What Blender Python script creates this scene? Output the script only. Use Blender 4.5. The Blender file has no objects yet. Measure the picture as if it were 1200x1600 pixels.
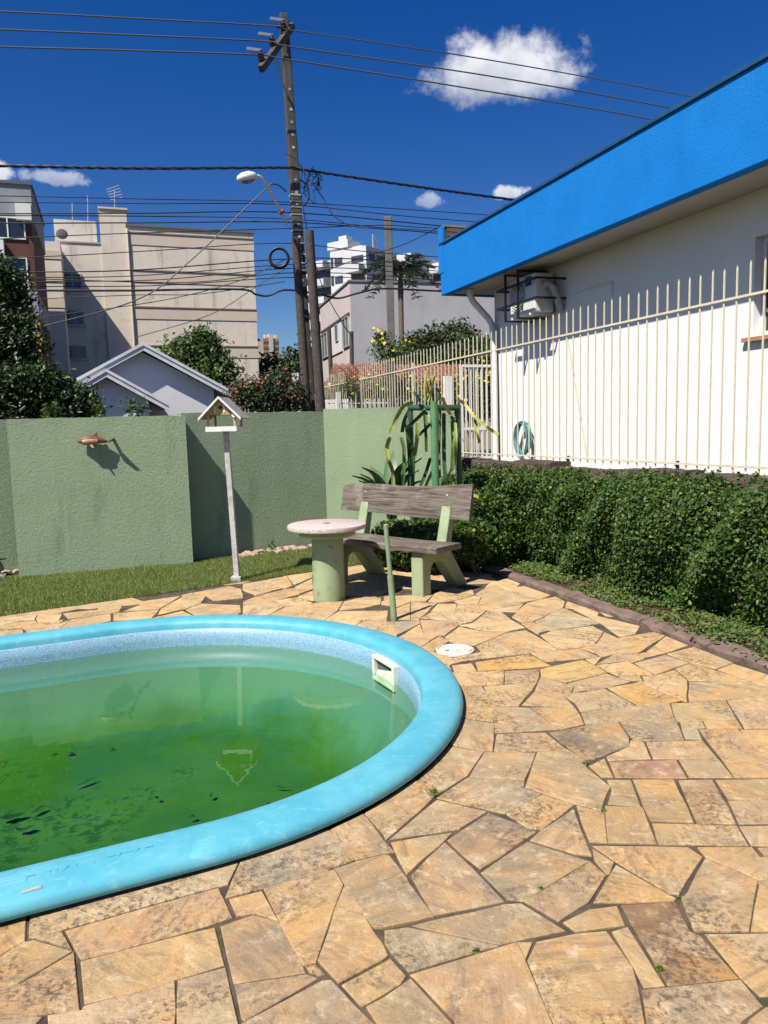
import bpy, math, random
import numpy as np
from mathutils import Vector, Matrix, Euler
S = bpy.context.scene
COL = S.collection
rnd = random.Random(7)
rng = np.random.default_rng(11)
R_ = math.radians

# ---------------------------------------------------------------- camera
FPX, PITCH, ROLL, EYE = 1190.0, R_(6.4), R_(1.55), 1.6
_f = Vector((0, math.cos(PITCH), -math.sin(PITCH)))
_u0 = Vector((0, math.sin(PITCH), math.cos(PITCH)))
_r = Vector((1, 0, 0)) * math.cos(ROLL) - _u0 * math.sin(ROLL)
_u = _u0 * math.cos(ROLL) + Vector((1, 0, 0)) * math.sin(ROLL)
cd = bpy.data.cameras.new('camera')
cd.sensor_fit = 'VERTICAL'; cd.sensor_height = 36.0; cd.sensor_width = 27.0
cd.lens = FPX / 1600 * 36.0
cd.clip_start = 0.05; cd.clip_end = 6000
cam = bpy.data.objects.new('camera', cd); COL.objects.link(cam)
m = Matrix((_r, _u, -_f)).transposed().to_4x4(); m.translation = (0, 0, EYE)
cam.matrix_world = m
S.camera = cam

# ---------------------------------------------------------------- light and sky
SUN_EL, SUN_AZ = R_(53), R_(50.5)          # light travels towards this azimuth (from +X)
ld = Vector((math.cos(SUN_EL) * math.cos(SUN_AZ), math.cos(SUN_EL) * math.sin(SUN_AZ), -math.sin(SUN_EL)))
sl = bpy.data.lights.new('sun', 'SUN'); sl.energy = 5.0; sl.angle = R_(0.53); sl.color = (1.0, 0.95, 0.87)
so = bpy.data.objects.new('sun', sl); COL.objects.link(so)
so.rotation_euler = ld.to_track_quat('-Z', 'Y').to_euler(); so.location = (-20, -30, 60)
S.view_settings.view_transform = 'Standard'; S.view_settings.look = 'None'
S.view_settings.exposure = 0.58; S.view_settings.gamma = 1.0
S.view_settings.use_curve_mapping = False
S.cycles.max_bounces = 6; S.cycles.diffuse_bounces = 1; S.cycles.glossy_bounces = 3; S.cycles.transparent_max_bounces = 10; S.cycles.volume_bounces = 0
S.cycles.caustics_reflective = False; S.cycles.caustics_refractive = False
S.cycles.use_adaptive_sampling = True

world = bpy.data.worlds.new('World'); S.world = world; world.use_nodes = True
wt = world.node_tree; wt.nodes.clear()
def N(t, kind, **kw):
    n = t.nodes.new(kind)
    for k, v in kw.items(): setattr(n, k, v)
    return n
def MA(t, op, a, b=None, c=None, clamp=False):
    n = t.nodes.new('ShaderNodeMath'); n.operation = op; n.use_clamp = clamp
    for i, s in enumerate((a, b, c)):
        if s is None: continue
        if isinstance(s, (int, float)): n.inputs[i].default_value = s
        else: t.links.new(s, n.inputs[i])
    return n.outputs[0]
def DOT(t, a, vec):
    n = t.nodes.new('ShaderNodeVectorMath'); n.operation = 'DOT_PRODUCT'
    t.links.new(a, n.inputs[0]); n.inputs[1].default_value = vec
    return n.outputs['Value']
def MIXC(t, fac, a, b, blend='MIX'):
    n = t.nodes.new('ShaderNodeMix'); n.data_type = 'RGBA'; n.blend_type = blend; n.clamp_factor = True
    for key, s in ((0, fac), (6, a), (7, b)):
        if isinstance(s, (int, float)): n.inputs[key].default_value = s
        elif isinstance(s, tuple): n.inputs[key].default_value = s if len(s) == 4 else (*s, 1)
        else: t.links.new(s, n.inputs[key])
    return n.outputs[2]
def SMOOTH(t, v, lo, hi, a=0.0, b=1.0):
    n = t.nodes.new('ShaderNodeMapRange'); n.interpolation_type = 'SMOOTHSTEP'
    t.links.new(v, n.inputs[0]); n.inputs[1].default_value = lo; n.inputs[2].default_value = hi
    n.inputs[3].default_value = a; n.inputs[4].default_value = b
    return n.outputs[0]
def ray(x, y):
    return _r * ((x - 600) / FPX) + _u * ((800 - y) / FPX) + _f
# view ray to the cloud's middle, half width and half height (as angles times focal length), raggedness, density
CLOUDS = ((783, 114, 130, 60, .5, 1.0), (802, 300, 34, 15, 1.0, .85), (672, 314, 26, 13, 1.35, .45), (84, 278, 50, 12, 1.3, .5), (-6, 272, 24, 18, .9, .8))
def build_world():
    t = wt
    sky = N(t, 'ShaderNodeTexSky', sky_type='NISHITA', sun_disc=False)
    sky.sun_elevation = SUN_EL; sky.sun_rotation = R_(219.5)
    sky.altitude = 0; sky.air_density = 1.0; sky.dust_density = 0.7; sky.ozone_density = 4.0
    hs = N(t, 'ShaderNodeHueSaturation'); hs.inputs['Saturation'].default_value = 1.40; hs.inputs['Value'].default_value = 1.08
    hs.inputs['Hue'].default_value = 0.518
    t.links.new(sky.outputs[0], hs.inputs['Color'])
    col = hs.outputs[0]
    tc = N(t, 'ShaderNodeTexCoord'); D = tc.outputs['Generated']
    # cumulus clouds, each at a direction of the sky with its angular half sizes; they share two noise fields
    n1 = N(t, 'ShaderNodeTexNoise'); n1.inputs['Scale'].default_value = 16.0; n1.inputs['Detail'].default_value = 8; n1.inputs['Roughness'].default_value = 0.66
    t.links.new(D, n1.inputs['Vector'])
    off = N(t, 'ShaderNodeVectorMath'); off.operation = 'ADD'; t.links.new(D, off.inputs[0]); off.inputs[1].default_value = (3.1, 1.7, 5.2)
    n2 = N(t, 'ShaderNodeTexNoise'); n2.inputs['Scale'].default_value = 17.0; n2.inputs['Detail'].default_value = 5; n2.inputs['Roughness'].default_value = 0.55
    t.links.new(off.outputs[0], n2.inputs['Vector'])
    nz = MA(t, 'SUBTRACT', n1.outputs[0], 0.5)
    for (cx, cy, hw, hh, amp, dens) in CLOUDS:
        d0 = ray(cx, cy).normalized(); rt = d0.cross(Vector((0, 0, 1))).normalized(); up = rt.cross(d0)
        w = MA(t, 'MAXIMUM', DOT(t, D, d0), 0.05)
        an = DOT(t, D, rt * (FPX / hw)); bn = DOT(t, D, up * (FPX / hh))
        an = MA(t, 'DIVIDE', an, w); bn = MA(t, 'DIVIDE', bn, w)
        bb = MA(t, 'MAXIMUM', bn, MA(t, 'MULTIPLY', bn, -1.25))          # flatter base
        rr = MA(t, 'SQRT', MA(t, 'ADD', MA(t, 'MULTIPLY', an, an), MA(t, 'MULTIPLY', bb, bb)))
        v = MA(t, 'ADD', MA(t, 'SUBTRACT', 0.98, rr), MA(t, 'MULTIPLY', nz, amp * 2.8))
        mask = MA(t, 'MULTIPLY', SMOOTH(t, v, 0.05, 0.5), dens)
        shade = SMOOTH(t, MA(t, 'ADD', MA(t, 'MULTIPLY', bn, 0.30), n2.outputs[0]), 0.10, 0.78)
        col = MIXC(t, mask, col, MIXC(t, shade, (5.0, 5.6, 7.0), (11.2, 11.2, 11.5)))
    bg = N(t, 'ShaderNodeBackground'); bg.inputs['Strength'].default_value = 0.060
    t.links.new(col, bg.inputs['Color'])
    out = N(t, 'ShaderNodeOutputWorld'); t.links.new(bg.outputs[0], out.inputs['Surface'])
build_world()

# ---------------------------------------------------------------- places: the yard's own axes (U across, V away), turned 19.5 degrees
YA = R_(19.5); CU, SU = math.cos(YA), math.sin(YA)
UV = Vector((CU, SU, 0)); VV = Vector((-SU, CU, 0))
def W(u, v, z=0.0): return Vector((u * CU - v * SU, u * SU + v * CU, z))
EYEP = Vector((0, 0, EYE))
def at(x, y, Y):
    d = ray(x, y); return EYEP + d * (Y / d.y)
def on(x, y, n, off):
    d = ray(x, y); return EYEP + d * ((off - EYEP.dot(n)) / d.dot(n))
def onV(x, y, v): return on(x, y, VV, v)
def onU(x, y, u): return on(x, y, UV, u)
def gp(x, y, z=0.0):
    d = ray(x, y); return EYEP + d * ((z - EYE) / d.z)

# ---------------------------------------------------------------- mesh helpers
class MB:
    def __init__(s): s.v = []; s.f = []
    def add(s, vs, fs):
        o = len(s.v); s.v += [tuple(p) for p in vs]; s.f += [tuple(o + i for i in q) for q in fs]; return s
    def box(s, x0, x1, y0, y1, z0, z1):
        return s.add([(x0,y0,z0),(x1,y0,z0),(x1,y1,z0),(x0,y1,z0),(x0,y0,z1),(x1,y0,z1),(x1,y1,z1),(x0,y1,z1)],
                     [(3,2,1,0),(4,5,6,7),(0,1,5,4),(1,2,6,5),(2,3,7,6),(3,0,4,7)])
    def bar(s, p, q, w, h, up=(0,0,1)):
        p, q = Vector(p), Vector(q); d = (q - p).normalized(); u = Vector(up)
        if abs(d.dot(u)) > .98: u = Vector((0,1,0))
        a = d.cross(u).normalized() * (w/2); b = a.cross(d).normalized() * (h/2)
        return s.add([p-a-b,p+a-b,p+a+b,p-a+b,q-a-b,q+a-b,q+a+b,q-a+b],[(3,2,1,0),(4,5,6,7),(0,1,5,4),(1,2,6,5),(2,3,7,6),(3,0,4,7)])
    def tube(s, pts, r, n=8, cap=True):
        pts = [Vector(p) for p in pts]; rs = r if isinstance(r, (list, tuple)) else [r] * len(pts)
        o = len(s.v); prev = None
        for i, p in enumerate(pts):
            d = (pts[min(i+1, len(pts)-1)] - pts[max(i-1, 0)]).normalized()
            a = d.cross(Vector((0,0,1))) if prev is None else prev - d * prev.dot(d)
            if a.length < 1e-4: a = d.cross(Vector((0,1,0)))
            a.normalize(); prev = a; b = d.cross(a)
            for k in range(n):
                t = 2*math.pi*k/n; s.v.append(tuple(p + (a*math.cos(t) + b*math.sin(t)) * rs[i]))
        for i in range(len(pts)-1):
            for k in range(n):
                k2 = (k+1) % n; s.f.append((o+i*n+k, o+i*n+k2, o+(i+1)*n+k2, o+(i+1)*n+k))
        if cap:
            s.f.append(tuple(o+k for k in range(n))[::-1]); e = o+(len(pts)-1)*n; s.f.append(tuple(e+k for k in range(n)))
        return s
    def lathe(s, prof, n=32, c=(0,0)):
        o = len(s.v)
        for (r, z) in prof:
            for k in range(n):
                t = 2*math.pi*k/n; s.v.append((c[0]+r*math.cos(t), c[1]+r*math.sin(t), z))
        for i in range(len(prof)-1):
            for k in range(n):
                k2 = (k+1) % n; s.f.append((o+i*n+k, o+i*n+k2, o+(i+1)*n+k2, o+(i+1)*n+k))
        s.f.append(tuple(o+k for k in range(n))[::-1]); e = o+(len(prof)-1)*n; s.f.append(tuple(e+k for k in range(n)))
        return s
    def prism(s, poly, z0, z1):      # horizontal polygon extruded up
        n = len(poly); o = len(s.v)
        s.v += [(p[0],p[1],z0) for p in poly] + [(p[0],p[1],z1) for p in poly]
        s.f.append(tuple(o+i for i in range(n))[::-1]); s.f.append(tuple(o+n+i for i in range(n)))
        for i in range(n):
            j = (i+1) % n; s.f.append((o+i, o+j, o+n+j, o+n+i))
        return s
    def extr(s, poly, d):            # any planar 3D polygon swept by vector d
        n = len(poly); d = Vector(d)
        vs = [Vector(p) for p in poly] + [Vector(p)+d for p in poly]
        fs = [tuple(range(n))[::-1], tuple(range(n, 2*n))] + [(i, (i+1)%n, n+(i+1)%n, n+i) for i in range(n)]
        return s.add(vs, fs)
    def blob(s, c, r, seed=0, n=2, rough=.15):
        import bmesh
        bm = bmesh.new(); bmesh.ops.create_icosphere(bm, subdivisions=n, radius=1)
        rr = random.Random(seed); ph = [rr.uniform(0,6.3) for _ in range(6)]
        vs = []
        for v in bm.verts:
            p = v.co; k = 1 + rough*(math.sin(3*p.x+ph[0])*math.sin(2.6*p.y+ph[1]) + .6*math.sin(5*p.z+ph[2]+2*p.x))
            vs.append((c[0]+p.x*k*r[0], c[1]+p.y*k*r[1], c[2]+p.z*k*r[2]))
        s.add(vs, [tuple(v.index for v in f.verts) for f in bm.faces]); bm.free(); return s
    def mesh(s, name, mat, smooth=False):
        me = bpy.data.meshes.new(name); me.from_pydata(s.v, [], s.f)
        import bmesh
        bm = bmesh.new(); bm.from_mesh(me); bmesh.ops.recalc_face_normals(bm, faces=bm.faces); bm.to_mesh(me); bm.free()
        if mat: me.materials.append(mat)
        if smooth: me.polygons.foreach_set('use_smooth', [True]*len(me.polygons))
        me.update(); return me
    def build(s, name, mat, parent=None, smooth=False, bevel=0.0, seg=2, sharp=None):
        me = s.mesh(name, mat, smooth)
        o = bpy.data.objects.new(name, me); COL.objects.link(o)
        if parent: o.parent = parent
        if bevel:
            b = o.modifiers.new('bevel', 'BEVEL'); b.width = bevel; b.segments = seg; b.limit_method = 'ANGLE'; b.angle_limit = R_(40)
        if smooth and sharp is None:
            try:
                me.set_sharp_from_angle(angle=R_(45))
            except Exception: pass
        return o
def tag(o, label, cat=None, group=None, kind=None):
    if label: o['label'] = label
    if cat: o['category'] = cat
    if group: o['group'] = group
    if kind: o['kind'] = kind
    return o
def thing(name, label, cat, loc=(0,0,0), rz=0.0, group=None):
    o = bpy.data.objects.new(name, None); COL.objects.link(o); o.empty_display_size = .2
    o.location = loc; o.rotation_euler = (0,0,rz); return tag(o, label, cat, group)
def struct(o): o['kind'] = 'structure'; return o
def inst(me, name, parent, M=None):
    o = bpy.data.objects.new(name, me); COL.objects.link(o); o.parent = parent
    if M is not None: o.matrix_local = M
    return o

# ---------------------------------------------------------------- material helpers
def newmat(name):
    mt = bpy.data.materials.new(name); mt.use_nodes = True; t = mt.node_tree; t.nodes.clear()
    out = N(t, 'ShaderNodeOutputMaterial'); p = N(t, 'ShaderNodeBsdfPrincipled'); t.links.new(p.outputs[0], out.inputs['Surface'])
    return mt, t, p
def noise(t, vec, scale, detail=5, rough=.55, dist=0.0):
    n = N(t, 'ShaderNodeTexNoise'); n.inputs['Scale'].default_value = scale; n.inputs['Detail'].default_value = detail
    n.inputs['Roughness'].default_value = rough; n.inputs['Distortion'].default_value = dist
    t.links.new(vec, n.inputs['Vector']); return n.outputs[0]
def mapv(t, vec, scale=(1,1,1), rot=(0,0,0), loc=(0,0,0)):
    n = N(t, 'ShaderNodeMapping'); n.inputs['Scale'].default_value = scale; n.inputs['Rotation'].default_value = rot; n.inputs['Location'].default_value = loc
    t.links.new(vec, n.inputs['Vector']); return n.outputs[0]
def bump(t, p, h, strength=.3, dist=.01, prev=None):
    b = N(t, 'ShaderNodeBump'); b.inputs['Strength'].default_value = strength; b.inputs['Distance'].default_value = dist
    t.links.new(h, b.inputs['Height'])
    if prev: t.links.new(prev, b.inputs['Normal'])
    t.links.new(b.outputs[0], p.inputs['Normal']); return b.outputs[0]
def pm(name, c1, c2=None, scale=6, rough=.7, bs=0, bscale=40, bdist=.005, spec=.4, metal=0, streak=None, lo=.35, hi=.68, stain=None):
    """plain procedural surface: two tones by noise, optional fine relief, vertical streaks and stains"""
    mt, t, p = newmat(name)
    tc = N(t, 'ShaderNodeTexCoord'); v = tc.outputs['Object']
    col = (*c1, 1)
    if c2:
        f = SMOOTH(t, noise(t, v, scale, 6, .6), lo, hi); col = MIXC(t, f, c1, c2)
    if streak:
        f = SMOOTH(t, noise(t, mapv(t, v, (streak[1], streak[1], streak[1]*.08)), 1, 5, .6), .52, .75)
        col = MIXC(t, MA(t, 'MULTIPLY', f, streak[2]), col if not isinstance(col, tuple) else c1, streak[0])
    if stain:
        f = SMOOTH(t, noise(t, v, stain[1], 7, .65), stain[3], stain[3]+.12)
        col = MIXC(t, MA(t, 'MULTIPLY', f, stain[2]), col if not isinstance(col, tuple) else c1, stain[0])
    if isinstance(col, tuple): p.inputs['Base Color'].default_value = col
    else: t.links.new(col, p.inputs['Base Color'])
    p.inputs['Roughness'].default_value = rough; p.inputs['Metallic'].default_value = metal
    p.inputs['Specular IOR Level'].default_value = spec
    if bs: bump(t, p, noise(t, v, bscale, 5, .6), bs, bdist)
    return mt
def plaster(name, c1, c2, relief=1.0, stain=None, top=None, along=0.0):
    """roughcast paint: trowel ridges and grit as relief"""
    mt, t, p = newmat(name)
    tc = N(t, 'ShaderNodeTexCoord'); v = tc.outputs['Object']
    col = MIXC(t, SMOOTH(t, noise(t, v, 1.7, 6, .6), .3, .7), c1, c2)
    col = MIXC(t, MA(t, 'MULTIPLY', SMOOTH(t, noise(t, v, 14, 5, .65), .55, .75), .25), col, tuple(c*.72 for c in c1))
    if stain:
        st = SMOOTH(t, noise(t, mapv(t, v, (3, 3, .6)), 1.2, 7, .7), .52, .72)
        col = MIXC(t, MA(t, 'MULTIPLY', st, stain[1]), col, stain[0])
    if top:
        sx = N(t, 'ShaderNodeSeparateXYZ'); t.links.new(v, sx.inputs[0])
        hgt = MA(t, 'ADD', MA(t, 'ADD', sx.outputs[2], MA(t, 'MULTIPLY', sx.outputs[0], along)), MA(t, 'MULTIPLY', noise(t, v, 5, 7, .75), 1.1))
        grit = SMOOTH(t, noise(t, v, 38, 6, .8), .45, .58)
        col = MIXC(t, MA(t, 'MULTIPLY', MA(t, 'MULTIPLY', SMOOTH(t, hgt, top[1], top[1]+.55), grit), top[2]), col, top[0])
    t.links.new(col, p.inputs['Base Color']); p.inputs['Roughness'].default_value = .85; p.inputs['Specular IOR Level'].default_value = .2
    a = noise(t, mapv(t, v, (9, 9, 34)), 1, 6, .62, .3); b = noise(t, v, 75, 4, .65); c = noise(t, v, 30, 7, .8)
    h = MA(t, 'ADD', MA(t, 'ADD', MA(t, 'MULTIPLY', a, .55), MA(t, 'MULTIPLY', b, .5)), MA(t, 'MULTIPLY', SMOOTH(t, c, .38, .72), .8))
    bump(t, p, h, .55*relief, .011)
    return mt

def leafmat(name, c1, c2, rough=.45, trans=.25, c3=None, spec=.4):
    mt, t, p = newmat(name)
    g = N(t, 'ShaderNodeNewGeometry'); r = g.outputs['Random Per Island']
    col = MIXC(t, r, c1, c2)
    if c3: col = MIXC(t, MA(t, 'GREATER_THAN', r, .955), col, c3)
    t.links.new(col, p.inputs['Base Color']); p.inputs['Roughness'].default_value = rough; p.inputs['Specular IOR Level'].default_value = spec
    if trans:
        tr = N(t, 'ShaderNodeBsdfTranslucent'); t.links.new(MIXC(t, .5, col, (c2[0]*1.5, c2[1]*1.6, c2[2]*.6)), tr.inputs['Color'])
        mx = N(t, 'ShaderNodeMixShader'); mx.inputs[0].default_value = trans
        t.links.new(p.outputs[0], mx.inputs[1]); t.links.new(tr.outputs[0], mx.inputs[2])
        t.links.new(mx.outputs[0], t.nodes['Material Output'].inputs['Surface'])
    return mt
def leaves(name, pts, size, mat, parent=None, nrm=None, spread=.9, width=.5, var=.4, fold=.18, dirs=None):
    """one mesh of many small folded leaves at pts"""
    pts = np.asarray(pts, float); n = len(pts)
    nv = rng.normal(size=(n, 3))
    if nrm is not None: nv = np.asarray(nrm, float) + spread * nv
    nv /= np.linalg.norm(nv, axis=1)[:, None] + 1e-9
    d = rng.normal(size=(n, 3)) if dirs is None else np.asarray(dirs, float)
    d -= nv * (d * nv).sum(1)[:, None]; d /= np.linalg.norm(d, axis=1)[:, None] + 1e-9
    w = np.cross(nv, d); s = size * (1 + var * rng.uniform(-1, 1, n))[:, None]
    V = np.stack([pts - d*s*.5, pts - w*s*width*.5 + nv*s*fold - d*s*.08, pts + d*s*.5, pts + w*s*width*.5 + nv*s*fold - d*s*.08], 1).reshape(-1, 3)
    me = bpy.data.meshes.new(name); me.vertices.add(4*n); me.vertices.foreach_set('co', V.ravel())
    me.loops.add(6*n); me.polygons.add(2*n)
    base = (np.arange(n)*4)[:, None]
    li = (base + np.array([0, 3, 2, 0, 2, 1])[None]).ravel()
    me.loops.foreach_set('vertex_index', li.astype(np.int32))
    me.polygons.foreach_set('loop_start', np.arange(0, 6*n, 3, dtype=np.int32))
    me.materials.append(mat); me.update(calc_edges=True); me.validate()
    o = bpy.data.objects.new(name, me); COL.objects.link(o)
    if parent: o.parent = parent
    return o
def clumps(centres, n, sig):
    c = np.asarray(centres, float); idx = rng.integers(0, len(c), n)
    return c[idx] + rng.normal(size=(n, 3)) * np.asarray(sig)
def shellpts(c, r, n, inner=.55):
    d = rng.normal(size=(n, 3)); d /= np.linalg.norm(d, axis=1)[:, None]
    k = rng.uniform(inner**3, 1, n) ** (1/3)
    return np.asarray(c) + d * k[:, None] * np.asarray(r)

# ================================================================ MATERIALS
def stone_mat():
    mt, t, p = newmat('sandstone')
    tc = N(t, 'ShaderNodeTexCoord'); oi = N(t, 'ShaderNodeObjectInfo')
    rv = N(t, 'ShaderNodeVectorRotate', rotation_type='Z_AXIS'); t.links.new(tc.outputs['Object'], rv.inputs['Vector'])
    t.links.new(MA(t, 'MULTIPLY', oi.outputs['Random'], 6.28), rv.inputs['Angle'])
    ad = N(t, 'ShaderNodeVectorMath'); ad.operation = 'ADD'; t.links.new(rv.outputs[0], ad.inputs[0])
    cx = N(t, 'ShaderNodeCombineXYZ')
    for i in range(3): t.links.new(MA(t, 'MULTIPLY', oi.outputs['Random'], (37.0, 91.0, 53.0)[i]), cx.inputs[i])
    t.links.new(cx.outputs[0], ad.inputs[1]); v = ad.outputs[0]
    tint = oi.outputs['Color']
    warm = noise(t, v, 3.2, 6, .6, .5)
    col = MIXC(t, SMOOTH(t, warm, .36, .66), tint, MIXC(t, .6, tint, (.56, .31, .11)))
    pale = SMOOTH(t, noise(t, v, 5.5, 7, .65, .3), .5, .68)
    col = MIXC(t, MA(t, 'MULTIPLY', pale, .55), col, (.56, .44, .26))
    # grain: long streaks of iron and grey
    gr = noise(t, mapv(t, v, (3.0, 16, 6)), 1.0, 7, .68, 1.2)
    col = MIXC(t, MA(t, 'MULTIPLY', SMOOTH(t, gr, .5, .66), .62), col, (.21, .15, .1))
    col = MIXC(t, MA(t, 'MULTIPLY', SMOOTH(t, gr, .30, .42, 1, 0), .5), col, (.56, .42, .24))
    # lichen and dirt: blotches of fine dark speckle
    blot = SMOOTH(t, noise(t, v, 2.6, 6, .6, .4), .45, .64)
    spk = SMOOTH(t, noise(t, v, 46, 5, .75), .46, .6)
    col = MIXC(t, MA(t, 'MULTIPLY', MA(t, 'MULTIPLY', blot, spk), .82), col, (.055, .046, .036))
    wash = SMOOTH(t, noise(t, v, 2.1, 6, .65, .6), .46, .66)
    col = MIXC(t, MA(t, 'MULTIPLY', wash, .38), col, (.27, .205, .14))
    fine = SMOOTH(t, noise(t, v, 120, 3, .7), .54, .68)
    col = MIXC(t, MA(t, 'MULTIPLY', fine, .42), col, (.17, .12, .08))
    t.links.new(col, p.inputs['Base Color']); p.inputs['Roughness'].default_value = .72; p.inputs['Specular IOR Level'].default_value = .28
    mid = noise(t, v, 19, 7, .75, .4)
    col = MIXC(t, MA(t, 'MULTIPLY', SMOOTH(t, mid, .54, .68), .35), col, (.20, .145, .09))
    col = MIXC(t, MA(t, 'MULTIPLY', SMOOTH(t, mid, .32, .47, 1, 0), .5), col, (.66, .52, .33))
    t.links.new(col, p.inputs['Base Color'])
    h = MA(t, 'ADD', MA(t, 'ADD', MA(t, 'MULTIPLY', gr, .8), MA(t, 'MULTIPLY', noise(t, v, 60, 5, .7), .45)), MA(t, 'MULTIPLY', noise(t, v, 7, 5, .6), 1.2))
    bump(t, p, MA(t, 'ADD', h, MA(t, 'MULTIPLY', mid, .9)), .8, .007)
    return mt
M_STONE = stone_mat()
M_MORTAR = pm('mortar', (.115, .088, .062), (.06, .048, .036), 9, .95, .8, 90, .004, .1, stain=((.03,.045,.015), 5, .7, .56))
M_SOIL = pm('soil', (.10, .065, .04), (.05, .034, .022), 14, .95, 1, 40, .02, .1)
M_GROUND = pm('ground', (.10, .10, .05), (.07, .075, .04), .4, .95, .3, 8, .05, .1)
M_LAWN = pm('lawn_soil', (.075, .085, .025), (.05, .05, .02), 20, .95, 1, 60, .01, .1)
M_KERB = pm('basalt_kerb', (.20, .14, .11), (.12, .085, .07), 7, .88, .9, 26, .012, .2, stain=((.22,.18,.14), 4, .5, .57))
M_WALLSTONE = pm('basalt_wall', (.10, .068, .055), (.055, .042, .037), 6, .9, 1, 22, .015, .2, stain=((.2,.16,.13), 5, .4, .6))
GREEN = (.268, .345, .212)
M_GREEN = plaster('green_roughcast', GREEN, (.29, .368, .232), 1.0, ((.13, .18, .10), .42), ((.09, .115, .065), 2.22, .55), .0)
M_GREEN2 = plaster('green_roughcast_mossy', GREEN, (.30, .378, .226), .6, ((.13, .19, .10), .25), ((.07, .10, .05), 2.45, .75), .30)
M_GPAINT = pm('green_paint', (.24, .32, .18), (.19, .26, .135), 7, .55, .3, 40, .003, .4, stain=((.07,.08,.04), 12, .6, .6))
M_GCONC = pm('green_painted_concrete', (.31, .375, .215), (.255, .32, .175), 5, .7, .6, 45, .004, .3, stain=((.075,.085,.045), 13, .75, .585))
M_GMETAL = pm('green_metal', (.035, .10, .05), (.03, .08, .04), 8, .38, .1, 60, .002, .5)
M_WHITE = plaster('white_wall', (.76, .75, .72), (.80, .79, .77), .12)
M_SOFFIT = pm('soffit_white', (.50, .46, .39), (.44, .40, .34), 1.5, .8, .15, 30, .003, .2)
M_BLUE = plaster('blue_roughcast', (.004, .175, .55), (.006, .195, .59), .7, ((.004, .14, .45), .3))
M_BLUECAP = pm('blue_metal_cap', (.018, .085, .19), (.012, .06, .13), 3, .5, .1, 30)
M_CREAM = pm('cream_paint', (.68, .62, .44), (.58, .52, .36), 18, .5, .2, 60, .001, .4, stain=((.2,.1,.05), 30, .6, .66))
M_WPAINT = pm('white_paint', (.74, .73, .69), (.66, .65, .6), 8, .5, .1, 50, .001, .4)
M_BLACK = pm('black_metal', (.012, .014, .022), None, 1, .45)
M_ACWHITE = pm('appliance_white', (.72, .71, .66), (.66, .65, .6), 2, .4)
M_GLASS = pm('window_glass', (.02, .025, .03), None, 1, .08, spec=.7)
M_GREYFRAME = pm('grey_frame', (.42, .42, .40), (.36,.36,.34), 4, .5)
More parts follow.
